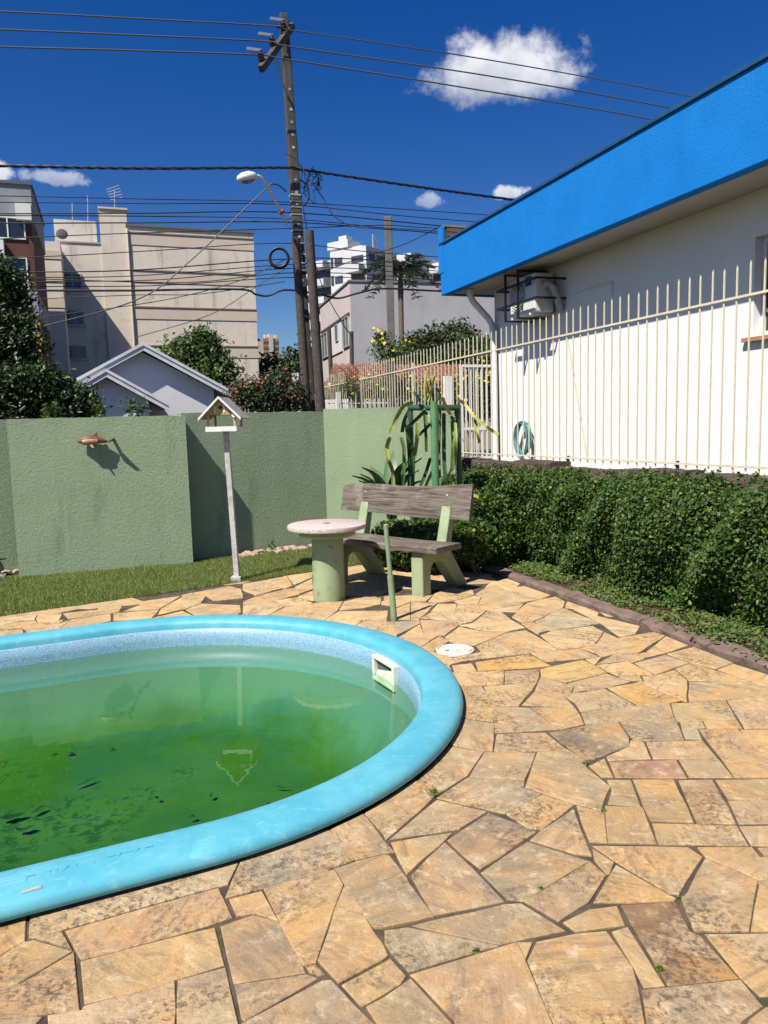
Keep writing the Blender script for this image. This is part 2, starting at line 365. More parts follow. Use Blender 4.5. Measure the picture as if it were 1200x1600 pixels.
def pool_mats():
    mt, t, p = newmat('cyan_fibreglass'); tc = N(t, 'ShaderNodeTexCoord'); v = tc.outputs['Object']
    col = MIXC(t, SMOOTH(t, noise(t, v, 3.5, 6, .6, .8), .35, .68), (.075, .345, .44), (.115, .40, .485))
    col = MIXC(t, MA(t, 'MULTIPLY', SMOOTH(t, noise(t, mapv(t, v, (5, 14, 5)), 1.5, 6, .7, 1.5), .53, .68), .55), col, (.21, .48, .555))
    col = MIXC(t, MA(t, 'MULTIPLY', SMOOTH(t, noise(t, v, 22, 7, .75), .57, .7), .4), col, (.06, .25, .33))
    t.links.new(col, p.inputs['Base Color']); p.inputs['Specular IOR Level'].default_value = .4
    t.links.new(SMOOTH(t, noise(t, v, 9, 4, .6), .3, .7, .38, .6), p.inputs['Roughness'])
    bump(t, p, noise(t, v, 7, 4, .5), .12, .01)
    rim = mt
    mt, t, p = newmat('speckled_liner'); tc = N(t, 'ShaderNodeTexCoord'); v = tc.outputs['Object']
    vo = N(t, 'ShaderNodeTexVoronoi'); vo.inputs['Scale'].default_value = 130; t.links.new(v, vo.inputs['Vector'])
    col = MIXC(t, SMOOTH(t, noise(t, v, 120, 3, .7), .35, .65), (.10, .24, .36), (.28, .46, .55))
    col = MIXC(t, SMOOTH(t, vo.outputs['Distance'], .15, .32, 1, 0), col, (.42, .57, .64))
    t.links.new(col, p.inputs['Base Color']); p.inputs['Roughness'].default_value = .4
    band = mt
    mt, t, p = newmat('algae_basin'); tc = N(t, 'ShaderNodeTexCoord'); v = tc.outputs['Object']
    sx = N(t, 'ShaderNodeSeparateXYZ'); t.links.new(v, sx.inputs[0])
    hgt = MA(t, 'ADD', sx.outputs[2], MA(t, 'MULTIPLY', MA(t, 'SUBTRACT', noise(t, v, 2.2, 6, .65, .6), .5), .34))
    alg = MIXC(t, SMOOTH(t, noise(t, v, 1.4, 5, .6), .35, .65), (.055, .115, .026), (.088, .145, .027))
    col = MIXC(t, SMOOTH(t, hgt, -.70, -.36), alg, (.155, .255, .235))
    blot = MA(t, 'MULTIPLY', SMOOTH(t, MA(t, 'ADD', noise(t, v, 1.1, 4, .6), MA(t, 'MULTIPLY', sx.outputs[0], -.09)), .52, .66), SMOOTH(t, noise(t, v, 15, 6, .7, .5), .5, .58))
    col = MIXC(t, MA(t, 'MULTIPLY', MA(t, 'MULTIPLY', blot, SMOOTH(t, sx.outputs[2], -.675, -.62, 1, 0)), .7), col, (.018, .05, .012))
    col = MIXC(t, MA(t, 'MULTIPLY', SMOOTH(t, noise(t, v, 34, 5, .7), .6, .68), .4), col, (.04, .10, .02))
    t.links.new(col, p.inputs['Base Color']); p.inputs['Roughness'].default_value = .8; p.inputs['Specular IOR Level'].default_value = .1
    basin = mt
    mt = bpy.data.materials.new('pool_water'); mt.use_nodes = True; t = mt.node_tree; t.nodes.clear()
    out = N(t, 'ShaderNodeOutputMaterial'); tr = N(t, 'ShaderNodeBsdfTransparent'); gl = N(t, 'ShaderNodeBsdfGlossy')
    tr.inputs['Color'].default_value = (.80, .97, .84, 1); gl.inputs['Roughness'].default_value = .0; gl.inputs['Color'].default_value = (1, 1, 1, 1)
    fr = N(t, 'ShaderNodeFresnel'); fr.inputs['IOR'].default_value = 1.33
    tc = N(t, 'ShaderNodeTexCoord'); b = N(t, 'ShaderNodeBump'); b.inputs['Strength'].default_value = .035; b.inputs['Distance'].default_value = .02
    t.links.new(noise(t, tc.outputs['Object'], 5, 3, .5), b.inputs['Height'])
    t.links.new(b.outputs[0], gl.inputs['Normal']); t.links.new(b.outputs[0], fr.inputs['Normal'])
    mx = N(t, 'ShaderNodeMixShader'); t.links.new(fr.outputs[0], mx.inputs[0]); t.links.new(tr.outputs[0], mx.inputs[1]); t.links.new(gl.outputs[0], mx.inputs[2])
    t.links.new(mx.outputs[0], out.inputs['Surface'])
    va = N(t, 'ShaderNodeVolumeAbsorption'); va.inputs['Color'].default_value = (.42, .90, .50, 1); va.inputs['Density'].default_value = .5
    t.links.new(va.outputs[0], out.inputs['Volume'])
    return rim, band, basin, mt
M_RIM, M_BAND, M_BASIN, M_WATER = pool_mats()

# ================================================================ THE GROUND
PA = R_(24.8); PAX = Vector((math.cos(PA), math.sin(PA), 0)); PNX = Vector((-math.sin(PA), math.cos(PA), 0))
PR, PC, PL, PN0 = 1.915, .475, -3.0, 4.57            # rim radius, right and left end centres along the axis, axis offset
PCEN = PAX * PC + PNX * PN0                            # pool frame: origin at the right end's centre
def pw(a, n, z=0): return PCEN + PAX * a + PNX * n + Vector((0, 0, z))
NSEG = 72
def stadium(r):
    pts = []
    for i in range(NSEG + 1):
        t = -math.pi/2 + math.pi * i / NSEG; pts.append((r*math.cos(t), r*math.sin(t)))
    nst = 10
    for i in range(1, nst): pts.append(((PL-PC)*i/nst, r))
    for i in range(NSEG//2 + 1):
        t = math.pi/2 + math.pi * i / (NSEG//2); pts.append((PL-PC + r*math.cos(t), r*math.sin(t)))
    for i in range(1, nst): pts.append(((PL-PC)*(1-i/nst), -r))
    return pts
def rings(prof, close_last=False, world_xy=True):
    mb = MB(); n = None
    for (r, z) in prof:
        ps = stadium(r); n = len(ps)
        for (a, b) in ps: mb.v.append(tuple(pw(a, b, z)) if world_xy else (a, b, z))
    for i in range(len(prof)-1):
        for k in range(n):
            k2 = (k+1) % n; mb.f.append((i*n+k, i*n+k2, (i+1)*n+k2, (i+1)*n+k))
    if close_last: mb.f.append(tuple((len(prof)-1)*n+k for k in range(n)))
    return mb
gr = struct(rings([(9.4, -.03), (30, -.05), (120, -.06), (2600, -.07)]).build('ground', M_GROUND)); tag(gr, 'flat ground beyond the yard', None)
pav = struct(rings([(1.80, -.4), (1.80, -.0065), (2.2, -.0065), (9.5, -.0065)]).build('paving', M_MORTAR)); tag(pav, 'crazy paving of yellow sandstone around the pool')
# lawn strip, planting beds
LAWN = [(-7.2, 4.2), (-3.472, 6.70), (-1.27, 8.146), (-.847, 8.45), (-.40, 8.75), (-.3, 9.0), (-.5, 10.0), (-1.0, 10.2), (-2.2, 9.5), (-2.35, 9.25), (-4.3, 8.62), (-7.2, 7.6)]
lawn = struct(MB().add([(x, y, -.003) for x, y in LAWN], [tuple(range(len(LAWN)))]).build('lawn', M_LAWN)); tag(lawn, 'lawn strip in front of the green walls')
bed = MB(); bedp = [W(3.84, -1.5), W(5.0, -1.5), W(5.0, 11.6), W(2.9, 11.2), W(2.55, 9.4), Vector((-.25, 8.72, 0)), Vector((.35, 8.45, 0)), Vector((.95, 8.14, 0)), Vector((1.27, 7.93, 0)), W(3.84, 7.0)]
bed.add([(p.x, p.y, .004) for p in bedp], [tuple(range(len(bedp)))])
tag(struct(bed.build('planting_bed', M_SOIL)), 'soil bed under the hedge')

# ---------------------------------------------------------------- paving stones
STONES = """
-1.249,2.182 -1.181,2.267 -1.243,2.406 -1.347,2.373
-1.176,2.274 -1.085,2.319 -0.838,2.434 -0.706,2.496 -0.592,2.546 -0.576,2.699 -0.736,2.665 -0.897,2.572 -1.039,2.49 -1.234,2.41
-1.106,2.26 -1.014,2.221 -1.084,2.312 -1.153,2.279
-1.165,2.017 -1.148,2.038 -1.009,2.215 -1.157,2.277 -1.183,2.265 -1.246,2.174
-1.128,1.944 -1.103,1.947 -0.889,1.968 -1.003,2.208 -1.162,2.011
-0.991,2.2 -0.972,2.172 -0.656,2.293 -0.537,2.358 -0.615,2.529 -0.705,2.49 -0.837,2.43 -1.078,2.315
-0.888,1.987 -0.607,2.095 -0.515,2.134 -0.583,2.314 -0.655,2.288 -0.967,2.166
-1.084,1.857 -0.993,1.854 -0.997,1.909 -0.986,1.949 -1.127,1.941
-0.924,1.852 -0.592,1.841 -0.654,2.076 -0.886,1.983 -0.887,1.968 -0.971,1.95
-0.586,1.841 -0.416,1.835 -0.43,1.9 -0.477,2.038 -0.513,2.129 -0.606,2.092 -0.645,2.077
-0.475,2.054 -0.267,2.092 -0.369,2.328 -0.473,2.373 -0.573,2.319
-0.528,2.359 -0.462,2.371 -0.383,2.335 -0.461,2.503 -0.573,2.458
-0.58,2.465 -0.457,2.514 -0.217,2.625 -0.145,2.679 -0.259,2.898 -0.409,2.807 -0.57,2.697
-0.278,2.12 -0.244,2.136 -0.181,2.525 -0.216,2.618 -0.454,2.51
-0.24,2.139 -0.168,2.045 -0.039,2.134 -0.024,2.156 -0.036,2.202 -0.067,2.272 -0.176,2.519
-0.425,1.906 -0.416,1.835 0.004,1.795 -0.063,1.887 -0.104,1.946 -0.191,2.063 -0.217,2.061
-0.431,1.917 -0.417,1.912 -0.225,2.068 -0.264,2.085 -0.474,2.05
-0.265,2.095 -0.23,2.073 -0.206,2.077 -0.241,2.128 -0.274,2.116
-0.099,1.951 -0.037,1.991 0.014,2.036 0.031,2.068 -0.017,2.144 -0.037,2.131 -0.164,2.038
-0.059,1.898 0.004,1.821 0.179,1.815 0.148,1.88 0.04,2.051 -0.037,1.985 -0.086,1.951
-0.036,2.21 -0.007,2.154 0.036,2.081 0.156,2.127 0.319,2.186 0.041,2.288 -0.036,2.274
0.32,2.19 0.361,2.201 0.541,2.247 0.426,2.394 0.366,2.388 0.052,2.293
0.052,2.06 0.149,1.897 0.175,1.815 0.411,1.807 0.414,1.86 0.398,2.012 0.387,2.111 0.376,2.197 0.041,2.071
0.389,2.121 0.422,2.195 0.38,2.197
0.393,2.118 0.4,2.025 0.427,1.807 0.64,1.799 0.658,1.862 0.685,1.995 0.699,2.079 0.665,2.238 0.564,2.234 0.434,2.202
0.699,2.072 0.701,1.995 0.76,2.002 0.738,2.259 0.683,2.237
0.77,1.998 0.982,2.022 0.954,2.203 0.927,2.235 0.936,2.376 0.75,2.372
0.65,1.799 0.848,1.792 0.925,1.87 0.999,1.918 0.985,2.016 0.693,1.986
0.938,1.869 0.868,1.792 0.989,1.788 1.063,1.927 1.001,1.909
0.987,2.028 1.008,1.95 1.075,1.951 1.21,2.208 1.161,2.21 0.965,2.218
1.063,2.531 0.991,2.422 0.958,2.393 0.937,2.228 1.108,2.219 1.217,2.395 1.266,2.483 1.201,2.574 1.142,2.627
1.255,2.456 1.113,2.219 1.214,2.215 1.357,2.488 1.269,2.474
0.81,2.621 0.936,2.42 0.964,2.415 1.013,2.476 1.138,2.636 1.112,2.704 0.935,2.724 0.753,2.733
0.758,2.535 0.696,2.435 0.665,2.384 0.933,2.383 0.945,2.393 0.887,2.482 0.806,2.597
0.735,2.637 0.755,2.543 0.77,2.544 0.806,2.618 0.751,2.716
0.438,2.401 0.527,2.297 0.653,2.388 0.75,2.537 0.719,2.623
0.57,2.242 0.735,2.266 0.74,2.364 0.641,2.351 0.541,2.287
0.381,2.414 0.433,2.403 0.715,2.627 0.519,2.767 0.31,2.575
0.313,2.595 0.481,2.757 0.572,2.846 0.397,2.993 0.208,2.794
0.127,2.34 0.369,2.406 0.295,2.596 0.2,2.783 0.057,2.567
0.045,2.568 0.238,2.851 -0.01,2.789
-0.177,2.525 -0.07,2.283 -0.036,2.282 0.129,2.33 0.057,2.51 0.05,2.548 -0.014,2.696 -0.035,2.705 -0.136,2.663 -0.211,2.62
-0.139,2.673 -0.035,2.714 0.003,2.722 -0.035,2.8 -0.121,3.014 -0.249,2.894
-0.034,2.841 -0.028,2.806 -0.009,2.834 0.177,3.131 0.112,3.304 -0.034,3.133 -0.114,3.018
0.116,3.296 0.174,3.14 0.197,3.163 0.356,3.338 0.432,3.529 0.457,3.588 0.298,3.676
0.303,3.684 0.458,3.593 0.5,3.594 0.527,3.731 0.562,3.944 0.392,4.021
0.393,4.031 0.563,3.962 0.588,4.259 0.574,4.536 0.411,4.549
0.408,4.565 0.651,4.546 0.702,4.56 0.632,4.803 0.384,4.801
0.712,4.568 0.753,4.828 0.641,4.797
0.717,4.559 0.919,4.575 0.955,4.676 0.988,4.826 0.756,4.799
0.584,4.195 0.737,4.184 0.916,4.564 0.703,4.542 0.586,4.525
0.564,3.958 0.547,3.813 0.879,3.838 0.84,3.975 0.792,4.153 0.726,4.167 0.584,4.186
0.848,3.974 0.893,3.833 1.034,3.895 1.042,4.13 0.804,4.152
1.044,4.139 1.012,4.362 0.858,4.382 0.756,4.196
0.863,4.386 1.082,4.369 1.129,4.487 0.962,4.675
0.969,4.689 1.101,4.555 1.409,4.737 1.317,5.004 0.988,4.826
0.583,4.822 0.755,4.837 1.076,4.885 0.986,5.156 0.587,5.005
0.428,4.82 0.578,4.822 0.565,4.991 0.426,4.957
0.372,4.825 0.414,4.822 0.41,4.958 0.347,4.995
0.524,5.047 0.6,5.074 0.769,5.118 0.983,5.175 1.201,5.251 1.184,5.379 0.791,5.261 0.635,5.227 0.465,5.132
0.347,5.023 0.414,4.979 0.517,5.047 0.429,5.149 0.323,5.27 0.243,5.32
0.661,5.238 0.792,5.269 1.181,5.388 1.077,5.785 0.935,5.738 0.642,5.385
0.439,5.558 0.493,5.475 0.64,5.4 0.936,5.744 0.722,5.776 0.574,5.931 0.437,5.638
0.292,5.301 0.334,5.297 0.464,5.54 0.396,5.675 0.228,5.371
0.216,5.372 0.393,5.708 0.134,5.767 0.058,5.627
0.283,5.742 0.266,6.036 0.143,5.783
0.079,5.739 0.266,6.055 0.267,6.168 0.067,6.132
0.05,5.66 0.074,5.723 0.067,6.113 0.06,6.145 -0.2,6.185 -0.277,5.986
0.287,5.735 0.437,5.687 0.573,5.967 0.576,6.097 0.273,6.187
0.578,6.116 0.579,5.985 0.695,6.084 0.856,6.425 0.584,6.381 0.381,6.428 0.281,6.244
0.586,6.405 0.632,6.714 0.464,6.734 0.383,6.457
0.585,6.393 0.869,6.445 1.227,6.681 0.932,6.748 0.64,6.691
0.984,6.403 1.107,6.355 1.221,6.645 0.879,6.444
0.679,6.03 1.017,6.118 0.981,6.382 0.865,6.416 0.718,6.082
0.631,5.943 0.733,5.785 0.939,5.764 1.081,5.843 1.018,6.095 0.677,6.011 0.582,5.966
0.2,6.194 0.263,6.188 0.378,6.543 0.213,6.541
0.083,6.207 0.192,6.195 0.218,6.809 0.086,6.599
0.216,6.562 0.38,6.565 0.455,6.758 0.23,6.831
-0.023,6.791 0.092,6.642 0.225,6.846 0.365,6.839 0.446,7.098 0.366,7.057 0.247,7.122 -0.022,7.105
0.381,6.837 0.457,6.781 0.622,6.832 0.831,7.05 0.844,7.256 0.611,7.394 0.461,7.147
0.643,6.722 0.82,6.701 0.878,6.945 0.828,7.026 0.621,6.818
0.889,6.944 0.827,6.714 1.213,6.715 1.184,7.109 1.093,7.472 0.952,7.296 0.839,7.075
1.097,7.5 1.188,7.134 1.343,7.496 1.259,7.774 1.087,7.676 0.963,7.333
1.225,7.343 1.099,6.846 1.225,6.713 1.403,6.809 1.533,6.964 1.365,7.38
1.109,6.355 1.039,6.182 1.091,5.986 1.185,6.032 1.528,6.455 1.6,6.692 1.56,6.887 1.398,6.786 1.253,6.664
1.543,6.454 1.597,6.426 1.74,6.144 1.782,6.259 1.62,6.69
1.26,5.745 1.696,5.922 1.523,6.435 1.194,6.031
1.146,5.633 1.173,5.697 1.256,5.746 1.181,6.014 1.078,5.969
1.207,5.259 1.363,5.282 1.497,5.358 1.654,5.682 1.622,5.858 1.261,5.732 1.153,5.623
1.696,5.922 1.73,5.52 1.868,5.594 1.974,5.804 1.744,6.124 1.597,6.405
1.705,5.497 1.654,5.665 1.511,5.362
1.464,5.109 1.706,5.093 1.71,5.092 2.061,5.516 2.022,5.627 1.785,5.527 1.677,5.475 1.367,5.264
1.062,4.973 1.441,5.057 1.356,5.254 1.203,5.239 0.995,5.174
1.366,4.888 1.453,5.043 1.338,5.001
1.457,5.043 1.561,5.106 1.442,5.117
1.588,4.948 1.625,4.914 1.725,4.984 1.725,5.099 1.556,5.097 1.383,4.904
1.44,4.655 1.677,4.658 1.595,4.926 1.372,4.865
1.688,4.663 1.987,4.873 1.897,5.066 1.629,4.898
1.721,5 1.824,5.056 1.78,5.127 1.725,5.099
1.826,5.054 1.919,5.1 2.134,5.264 2.063,5.5 1.795,5.139
1.574,4.543 1.837,4.535 1.842,4.744 1.684,4.652 1.589,4.637
1.49,4.558 1.566,4.557 1.58,4.638 1.448,4.635
1.844,4.529 2.196,4.506 1.989,4.866 1.852,4.758
1.997,4.883 2.105,4.739 2.26,4.847 2.157,5.218 1.915,5.079
2.194,4.515 2.247,4.363 2.412,4.412 2.361,4.589 2.252,4.83 2.105,4.722
1.702,4.175 2.181,4.231 2.312,4.245 2.251,4.372 2.19,4.493 1.836,4.508
1.656,4.248 1.69,4.176 1.825,4.515 1.535,4.533
1.4,4.152 1.594,4.172 1.671,4.2 1.527,4.52 1.315,4.446
1.196,4.116 1.39,4.149 1.297,4.43 1.139,4.372
1.064,4.212 1.061,4.072 1.194,4.119 1.134,4.373 1.016,4.362
1.092,4.376 1.175,4.412 1.128,4.474
1.192,4.41 1.296,4.44 1.484,4.537 1.388,4.71 1.401,4.709 1.103,4.541
1.405,4.723 1.392,4.724 1.456,4.898 1.373,4.874
1.04,3.889 1.094,3.901 1.534,3.96 1.589,4.168 1.199,4.105 1.058,4.064
1.53,3.9 1.85,3.903 1.916,4.186 1.69,4.165 1.594,4.16
1.834,3.787 2.062,3.775 2.312,4.245 2.181,4.231 1.924,4.186
1.645,3.8 1.826,3.788 1.845,3.892 1.668,3.89
1.484,3.677 1.562,3.663 1.6,3.807 1.641,3.808 1.661,3.891 1.542,3.889
1.224,3.659 1.474,3.669 1.538,3.95 1.227,3.911
0.824,3.794 0.925,3.47 0.973,3.47 1.024,3.503 1.18,3.61 1.214,3.704 1.22,3.912 1.091,3.891 1.025,3.876 0.88,3.809
0.507,3.59 0.67,3.575 0.865,3.591 0.811,3.804 0.549,3.803
0.44,3.537 0.359,3.326 0.602,3.275 0.71,3.561 0.46,3.583
0.594,3.214 0.655,3.152 0.77,3.053 0.862,2.988 0.908,3.087 0.96,3.193 0.908,3.395 0.923,3.462 0.871,3.587 0.719,3.567
0.465,2.987 0.65,3.145 0.589,3.207 0.6,3.268 0.347,3.317 0.195,3.134
0.538,2.866 0.591,2.859 0.768,3.047 0.652,3.137 0.468,2.983
-0.01,2.816 0.265,2.874 0.392,3.007 0.194,3.12
0.679,2.671 0.734,2.663 0.741,2.733 0.751,2.955 0.755,3.007 0.589,2.851 0.53,2.778
0.753,2.755 0.818,2.746 0.87,2.968 0.775,3.033
0.82,2.743 1.001,2.729 1.043,3.005 0.89,3.026
0.957,3.164 0.905,3.043 1.038,3.009 1.075,3.255 0.966,3.262
1.034,2.893 1.2,2.874 1.261,3.245 1.082,3.255
1.207,2.861 1.361,2.851 1.432,3.235 1.279,3.244
1.416,3.056 1.649,3.043 1.744,3.224 1.675,3.228 1.439,3.234
1.374,2.859 1.547,2.85 1.645,3.035 1.413,3.043
1.006,2.726 1.337,2.701 1.357,2.841 1.196,2.864 1.032,2.877
1.347,2.703 1.462,2.687 1.541,2.838 1.363,2.841
1.146,2.64 1.271,2.483 1.362,2.498 1.346,2.577 1.344,2.69 1.139,2.702
1.361,2.607 1.382,2.535 1.46,2.684 1.36,2.686
1.012,3.283 1.328,3.259 1.347,3.44 1.029,3.439
1.335,3.259 1.531,3.247 1.546,3.438 1.362,3.439
1.534,3.247 1.749,3.234 1.844,3.366 1.93,3.527 1.574,3.55
0.951,3.286 1.001,3.283 1.016,3.471 0.928,3.402
1.03,3.451 1.237,3.458 1.267,3.647 1.209,3.677 1.177,3.601 1.032,3.495
1.244,3.458 1.546,3.447 1.562,3.654 1.274,3.647
1.572,3.562 1.763,3.55 1.794,3.775 1.599,3.788
1.767,3.55 1.936,3.539 2.054,3.761 1.802,3.774
-1.441,7.548 -1.269,7.293 -1.059,7.591 -1.269,8.041 -1.499,7.871
-1.063,7.623 -1.019,7.586 -0.965,7.736 -1.086,8.227 -1.267,8.076
-0.945,7.733 -0.795,8.116 -0.825,8.374 -1.008,8.289 -1.08,8.241
-0.836,7.325 -0.734,7.519 -0.788,8.045 -0.934,7.637
-0.951,7.186 -0.845,7.297 -0.904,7.602 -1.015,7.555
-0.745,7.036 -0.682,7.002 -0.726,7.428 -0.846,7.185
-0.918,6.784 -0.678,6.898 -0.843,7.157 -1.066,7.048
-1.347,7.028 -1.318,6.87 -1.072,7.049 -0.948,7.169 -1.015,7.555 -1.258,7.263
-1.223,6.346 -1.075,6.373 -0.93,6.786 -1.075,7.023 -1.313,6.845
-0.703,6.268 -0.639,6.459 -0.672,6.886 -0.922,6.765 -1.064,6.372
-0.691,6.254 -0.556,6.189 -0.429,6.574 -0.402,6.927 -0.667,6.896
-0.545,6.18 -0.283,5.987 -0.205,6.194 -0.422,6.55
-0.419,6.596 -0.205,6.644 -0.057,6.774 -0.046,7.033 -0.192,7.094 -0.396,6.916
-0.239,6.24 -0.003,6.172 0.01,6.524 -0.412,6.563
-0.052,6.763 0.035,6.714 0.026,6.97 -0.046,6.874
-1.989,7.299 -1.742,7.026 -1.773,7.337 -1.945,7.488 -2.019,7.386
-1.751,7.302 -1.637,7.103 -1.38,7.194 -1.467,7.597 -1.631,7.759 -1.922,7.486
-1.914,6.959 -1.847,6.755 -1.742,7.026 -1.981,7.267
-2.02,6.588 -1.855,6.783 -1.996,7.3 -2.066,6.835
-2.311,7.005 -2.384,6.761 -2.075,6.819 -2.021,7.367 -2.352,7.158
-2.574,6.676 -2.425,6.766 -2.49,7.055 -2.695,7.003
-2.361,6.434 -2.288,6.441 -2.048,6.49 -2.068,6.796 -2.459,6.716
-2.006,6.411 -1.642,6.446 -1.84,6.727 -2.035,6.488
-1.617,6.443 -1.337,6.413 -1.287,6.612 -1.352,6.893 -1.735,6.996 -1.825,6.769
-3.322,6.4 -3.171,6.529 -3.095,6.558 -3.162,6.757 -3.437,6.633
-2.869,6.215 -2.79,6.207 -2.817,6.51 -2.853,6.484 -2.937,6.752 -3.157,6.769 -3.09,6.576
-3.222,6.201 -3.068,6.269 -3.007,6.195 -2.873,6.215 -3.083,6.531 -3.312,6.381
-3.072,5.899 -2.904,5.975 -3.06,6.251 -3.205,6.166
-2.895,5.974 -2.721,6.068 -2.762,6.511 -2.786,6.433 -2.861,6.197 -2.994,6.177
-2.712,6.067 -2.491,6.193 -2.483,6.312 -2.378,6.426 -2.48,6.701 -2.762,6.522
-2.794,6.544 -2.482,6.721 -2.422,6.754 -2.462,6.943 -2.927,6.751"""

TRACED = [[tuple(map(float, q.split(','))) for q in ln.split()] for ln in STONES.strip().splitlines()]
def inpoly(p, poly):
    x, y = p; r = False; j = len(poly)-1
    for i in range(len(poly)):
        xi, yi = poly[i]; xj, yj = poly[j]
        if (yi > y) != (yj > y) and x < (xj-xi)*(y-yi)/(yj-yi)+xi: r = not r
        j = i
    return r
def clip(poly, n, c):       # keep n.p <= c
    out = []
    for i in range(len(poly)):
        a, b = poly[i], poly[(i+1) % len(poly)]; da = a[0]*n[0]+a[1]*n[1]-c; db = b[0]*n[0]+b[1]*n[1]-c
        if da <= 0: out.append(a)
        if da*db < 0:
            t = da/(da-db); out.append((a[0]+(b[0]-a[0])*t, a[1]+(b[1]-a[1])*t))
    return out
def stadium_dist(x, y):
    d = Vector((x, y, 0)) - PCEN; a, b = d.dot(PAX), d.dot(PNX)
    a = a if a > 0 else (a-(PL-PC) if a < PL-PC else 0); return math.hypot(a, b)
def fill_cells():
    r = random.Random(5); pts = []
    for i in range(-12, 14):
        for j in range(0, 24):
            pts.append((i*.40+r.uniform(-.19, .19), .95+j*.36+r.uniform(-.17, .17)))
    res = []
    for a, (x, y) in enumerate(pts):
        if abs(x) > y*.62+1.6: continue
        cell = [(x-.8, y-.8), (x+.8, y-.8), (x+.8, y+.8), (x-.8, y+.8)]
        for b, (x2, y2) in enumerate(pts):
            if a == b or abs(x2-x) > 1.3 or abs(y2-y) > 1.3: continue
            n = (x2-x, y2-y); cell = clip(cell, n, n[0]*(x+x2)/2+n[1]*(y+y2)/2)
            if len(cell) < 3: break
        cell = clip(cell, (CU, SU), 3.80) if len(cell) > 2 else cell
        for k in range(4):
            if len(cell) < 3: break
            (xa, ya), (xb, yb) = LAWN[k], LAWN[k+1]
            if k == 1: n = (-(yb-ya), xb-xa); cell = clip(cell, n, n[0]*xa+n[1]*ya)
        if len(cell) > 2: cell = clip(cell, (.44, .9), 8.25)
        if len(cell) < 3: continue
        cx = sum(p[0] for p in cell)/len(cell); cy = sum(p[1] for p in cell)/len(cell)
        if min(stadium_dist(*p) for p in cell+[(cx, cy)]) < 1.84: continue
        smp = [(cx, cy)]+[(cx+(p[0]-cx)*k, cy+(p[1]-cy)*k) for p in cell for k in (.45, .85)]
        hit = sum(any(inpoly(q, T) for T in TRACED) for q in smp)
        if hit > len(smp)*.22: continue
        res.append(cell)
    return res
def stone_mesh(poly, r, lift, name='stone'):
    n0 = len(poly); cx = sum(p[0] for p in poly)/n0; cy = sum(p[1] for p in poly)/n0
    # inset for the joint
    def inset(pl, d):
        out = []; n = len(pl)
        for i in range(n):
            a, b, c = Vector(pl[i-1]), Vector(pl[i]), Vector(pl[(i+1) % n])
            e1 = (b-a); e2 = (c-b)
            if e1.length < 1e-5 or e2.length < 1e-5: out.append(tuple(b)); continue
            n1 = Vector((-e1.y, e1.x)).normalized(); n2 = Vector((-e2.y, e2.x)).normalized()
            m = n1+n2; k = max(m.length_squared/2, .35); out.append(tuple(b+m*(d/k)))
        return out
    pl = inset(poly, r.uniform(-.0035, .0005))
    fine = []
    for i in range(len(pl)):
        a, b = Vector(pl[i]), Vector(pl[(i+1) % len(pl)]); L = (b-a).length; k = max(1, min(5, int(L/.11)))
        nn = Vector((-(b-a).y, (b-a).x)).normalized() if L > 1e-5 else Vector((0, 0))
        for j in range(k):
            q = a+(b-a)*(j/k)
            if j: q = q + nn*r.uniform(-.004, .004)
            else: q = q + Vector((cx-q.x, cy-q.y)).normalized()*r.uniform(0, .006)
            fine.append((q.x, q.y))
    top = inset(fine, .0025); n = len(fine); mb = MB(); tx, ty = r.uniform(-.006, .006), r.uniform(-.006, .006)
    zt = lambda q: lift + (q[0]-cx)*tx + (q[1]-cy)*ty
    mb.v = [(p[0]-cx, p[1]-cy, -.02) for p in fine]+[(p[0]-cx, p[1]-cy, zt(p)-.0025+r.uniform(-.001, .001)) for p in fine]+[(p[0]-cx, p[1]-cy, zt(p)) for p in top]
    for i in range(n):
        j = (i+1) % n; mb.f += [(i, j, n+j, n+i), (n+i, n+j, 2*n+j, 2*n+i)]
    mb.f.append(tuple(range(2*n, 3*n)))
    me = bpy.data.meshes.new(name); me.from_pydata(mb.v, [], mb.f); me.materials.append(M_STONE); me.update()
    return me, (cx, cy)
TINTS = [(.52,.36,.19), (.57,.41,.22), (.50,.36,.205), (.60,.40,.175), (.47,.36,.22), (.52,.33,.19), (.60,.47,.28), (.44,.34,.22), (.58,.37,.155), (.50,.36,.22)]
SPECIAL = {26:(.34,.19,.085),119:(.25,.2,.125),138:(.43,.25,.165),56:(.62,.35,.09),68:(.5,.32,.2),15:(.4,.33,.225),16:(.37,.3,.21),38:(.33,.255,.18),37:(.35,.28,.175),39:(.36,.275,.18),25:(.64,.48,.25),107:(.62,.38,.12),66:(.34,.32,.24),12:(.4,.33,.23),41:(.42,.34,.21),10:(.41,.31,.19),55:(.6,.41,.14),118:(.4,.32,.21),114:(.46,.35,.16),123:(.47,.39,.25),20:(.4,.31,.185),51:(.4,.32,.19),117:(.5,.44,.27),86:(.4,.33,.2)}
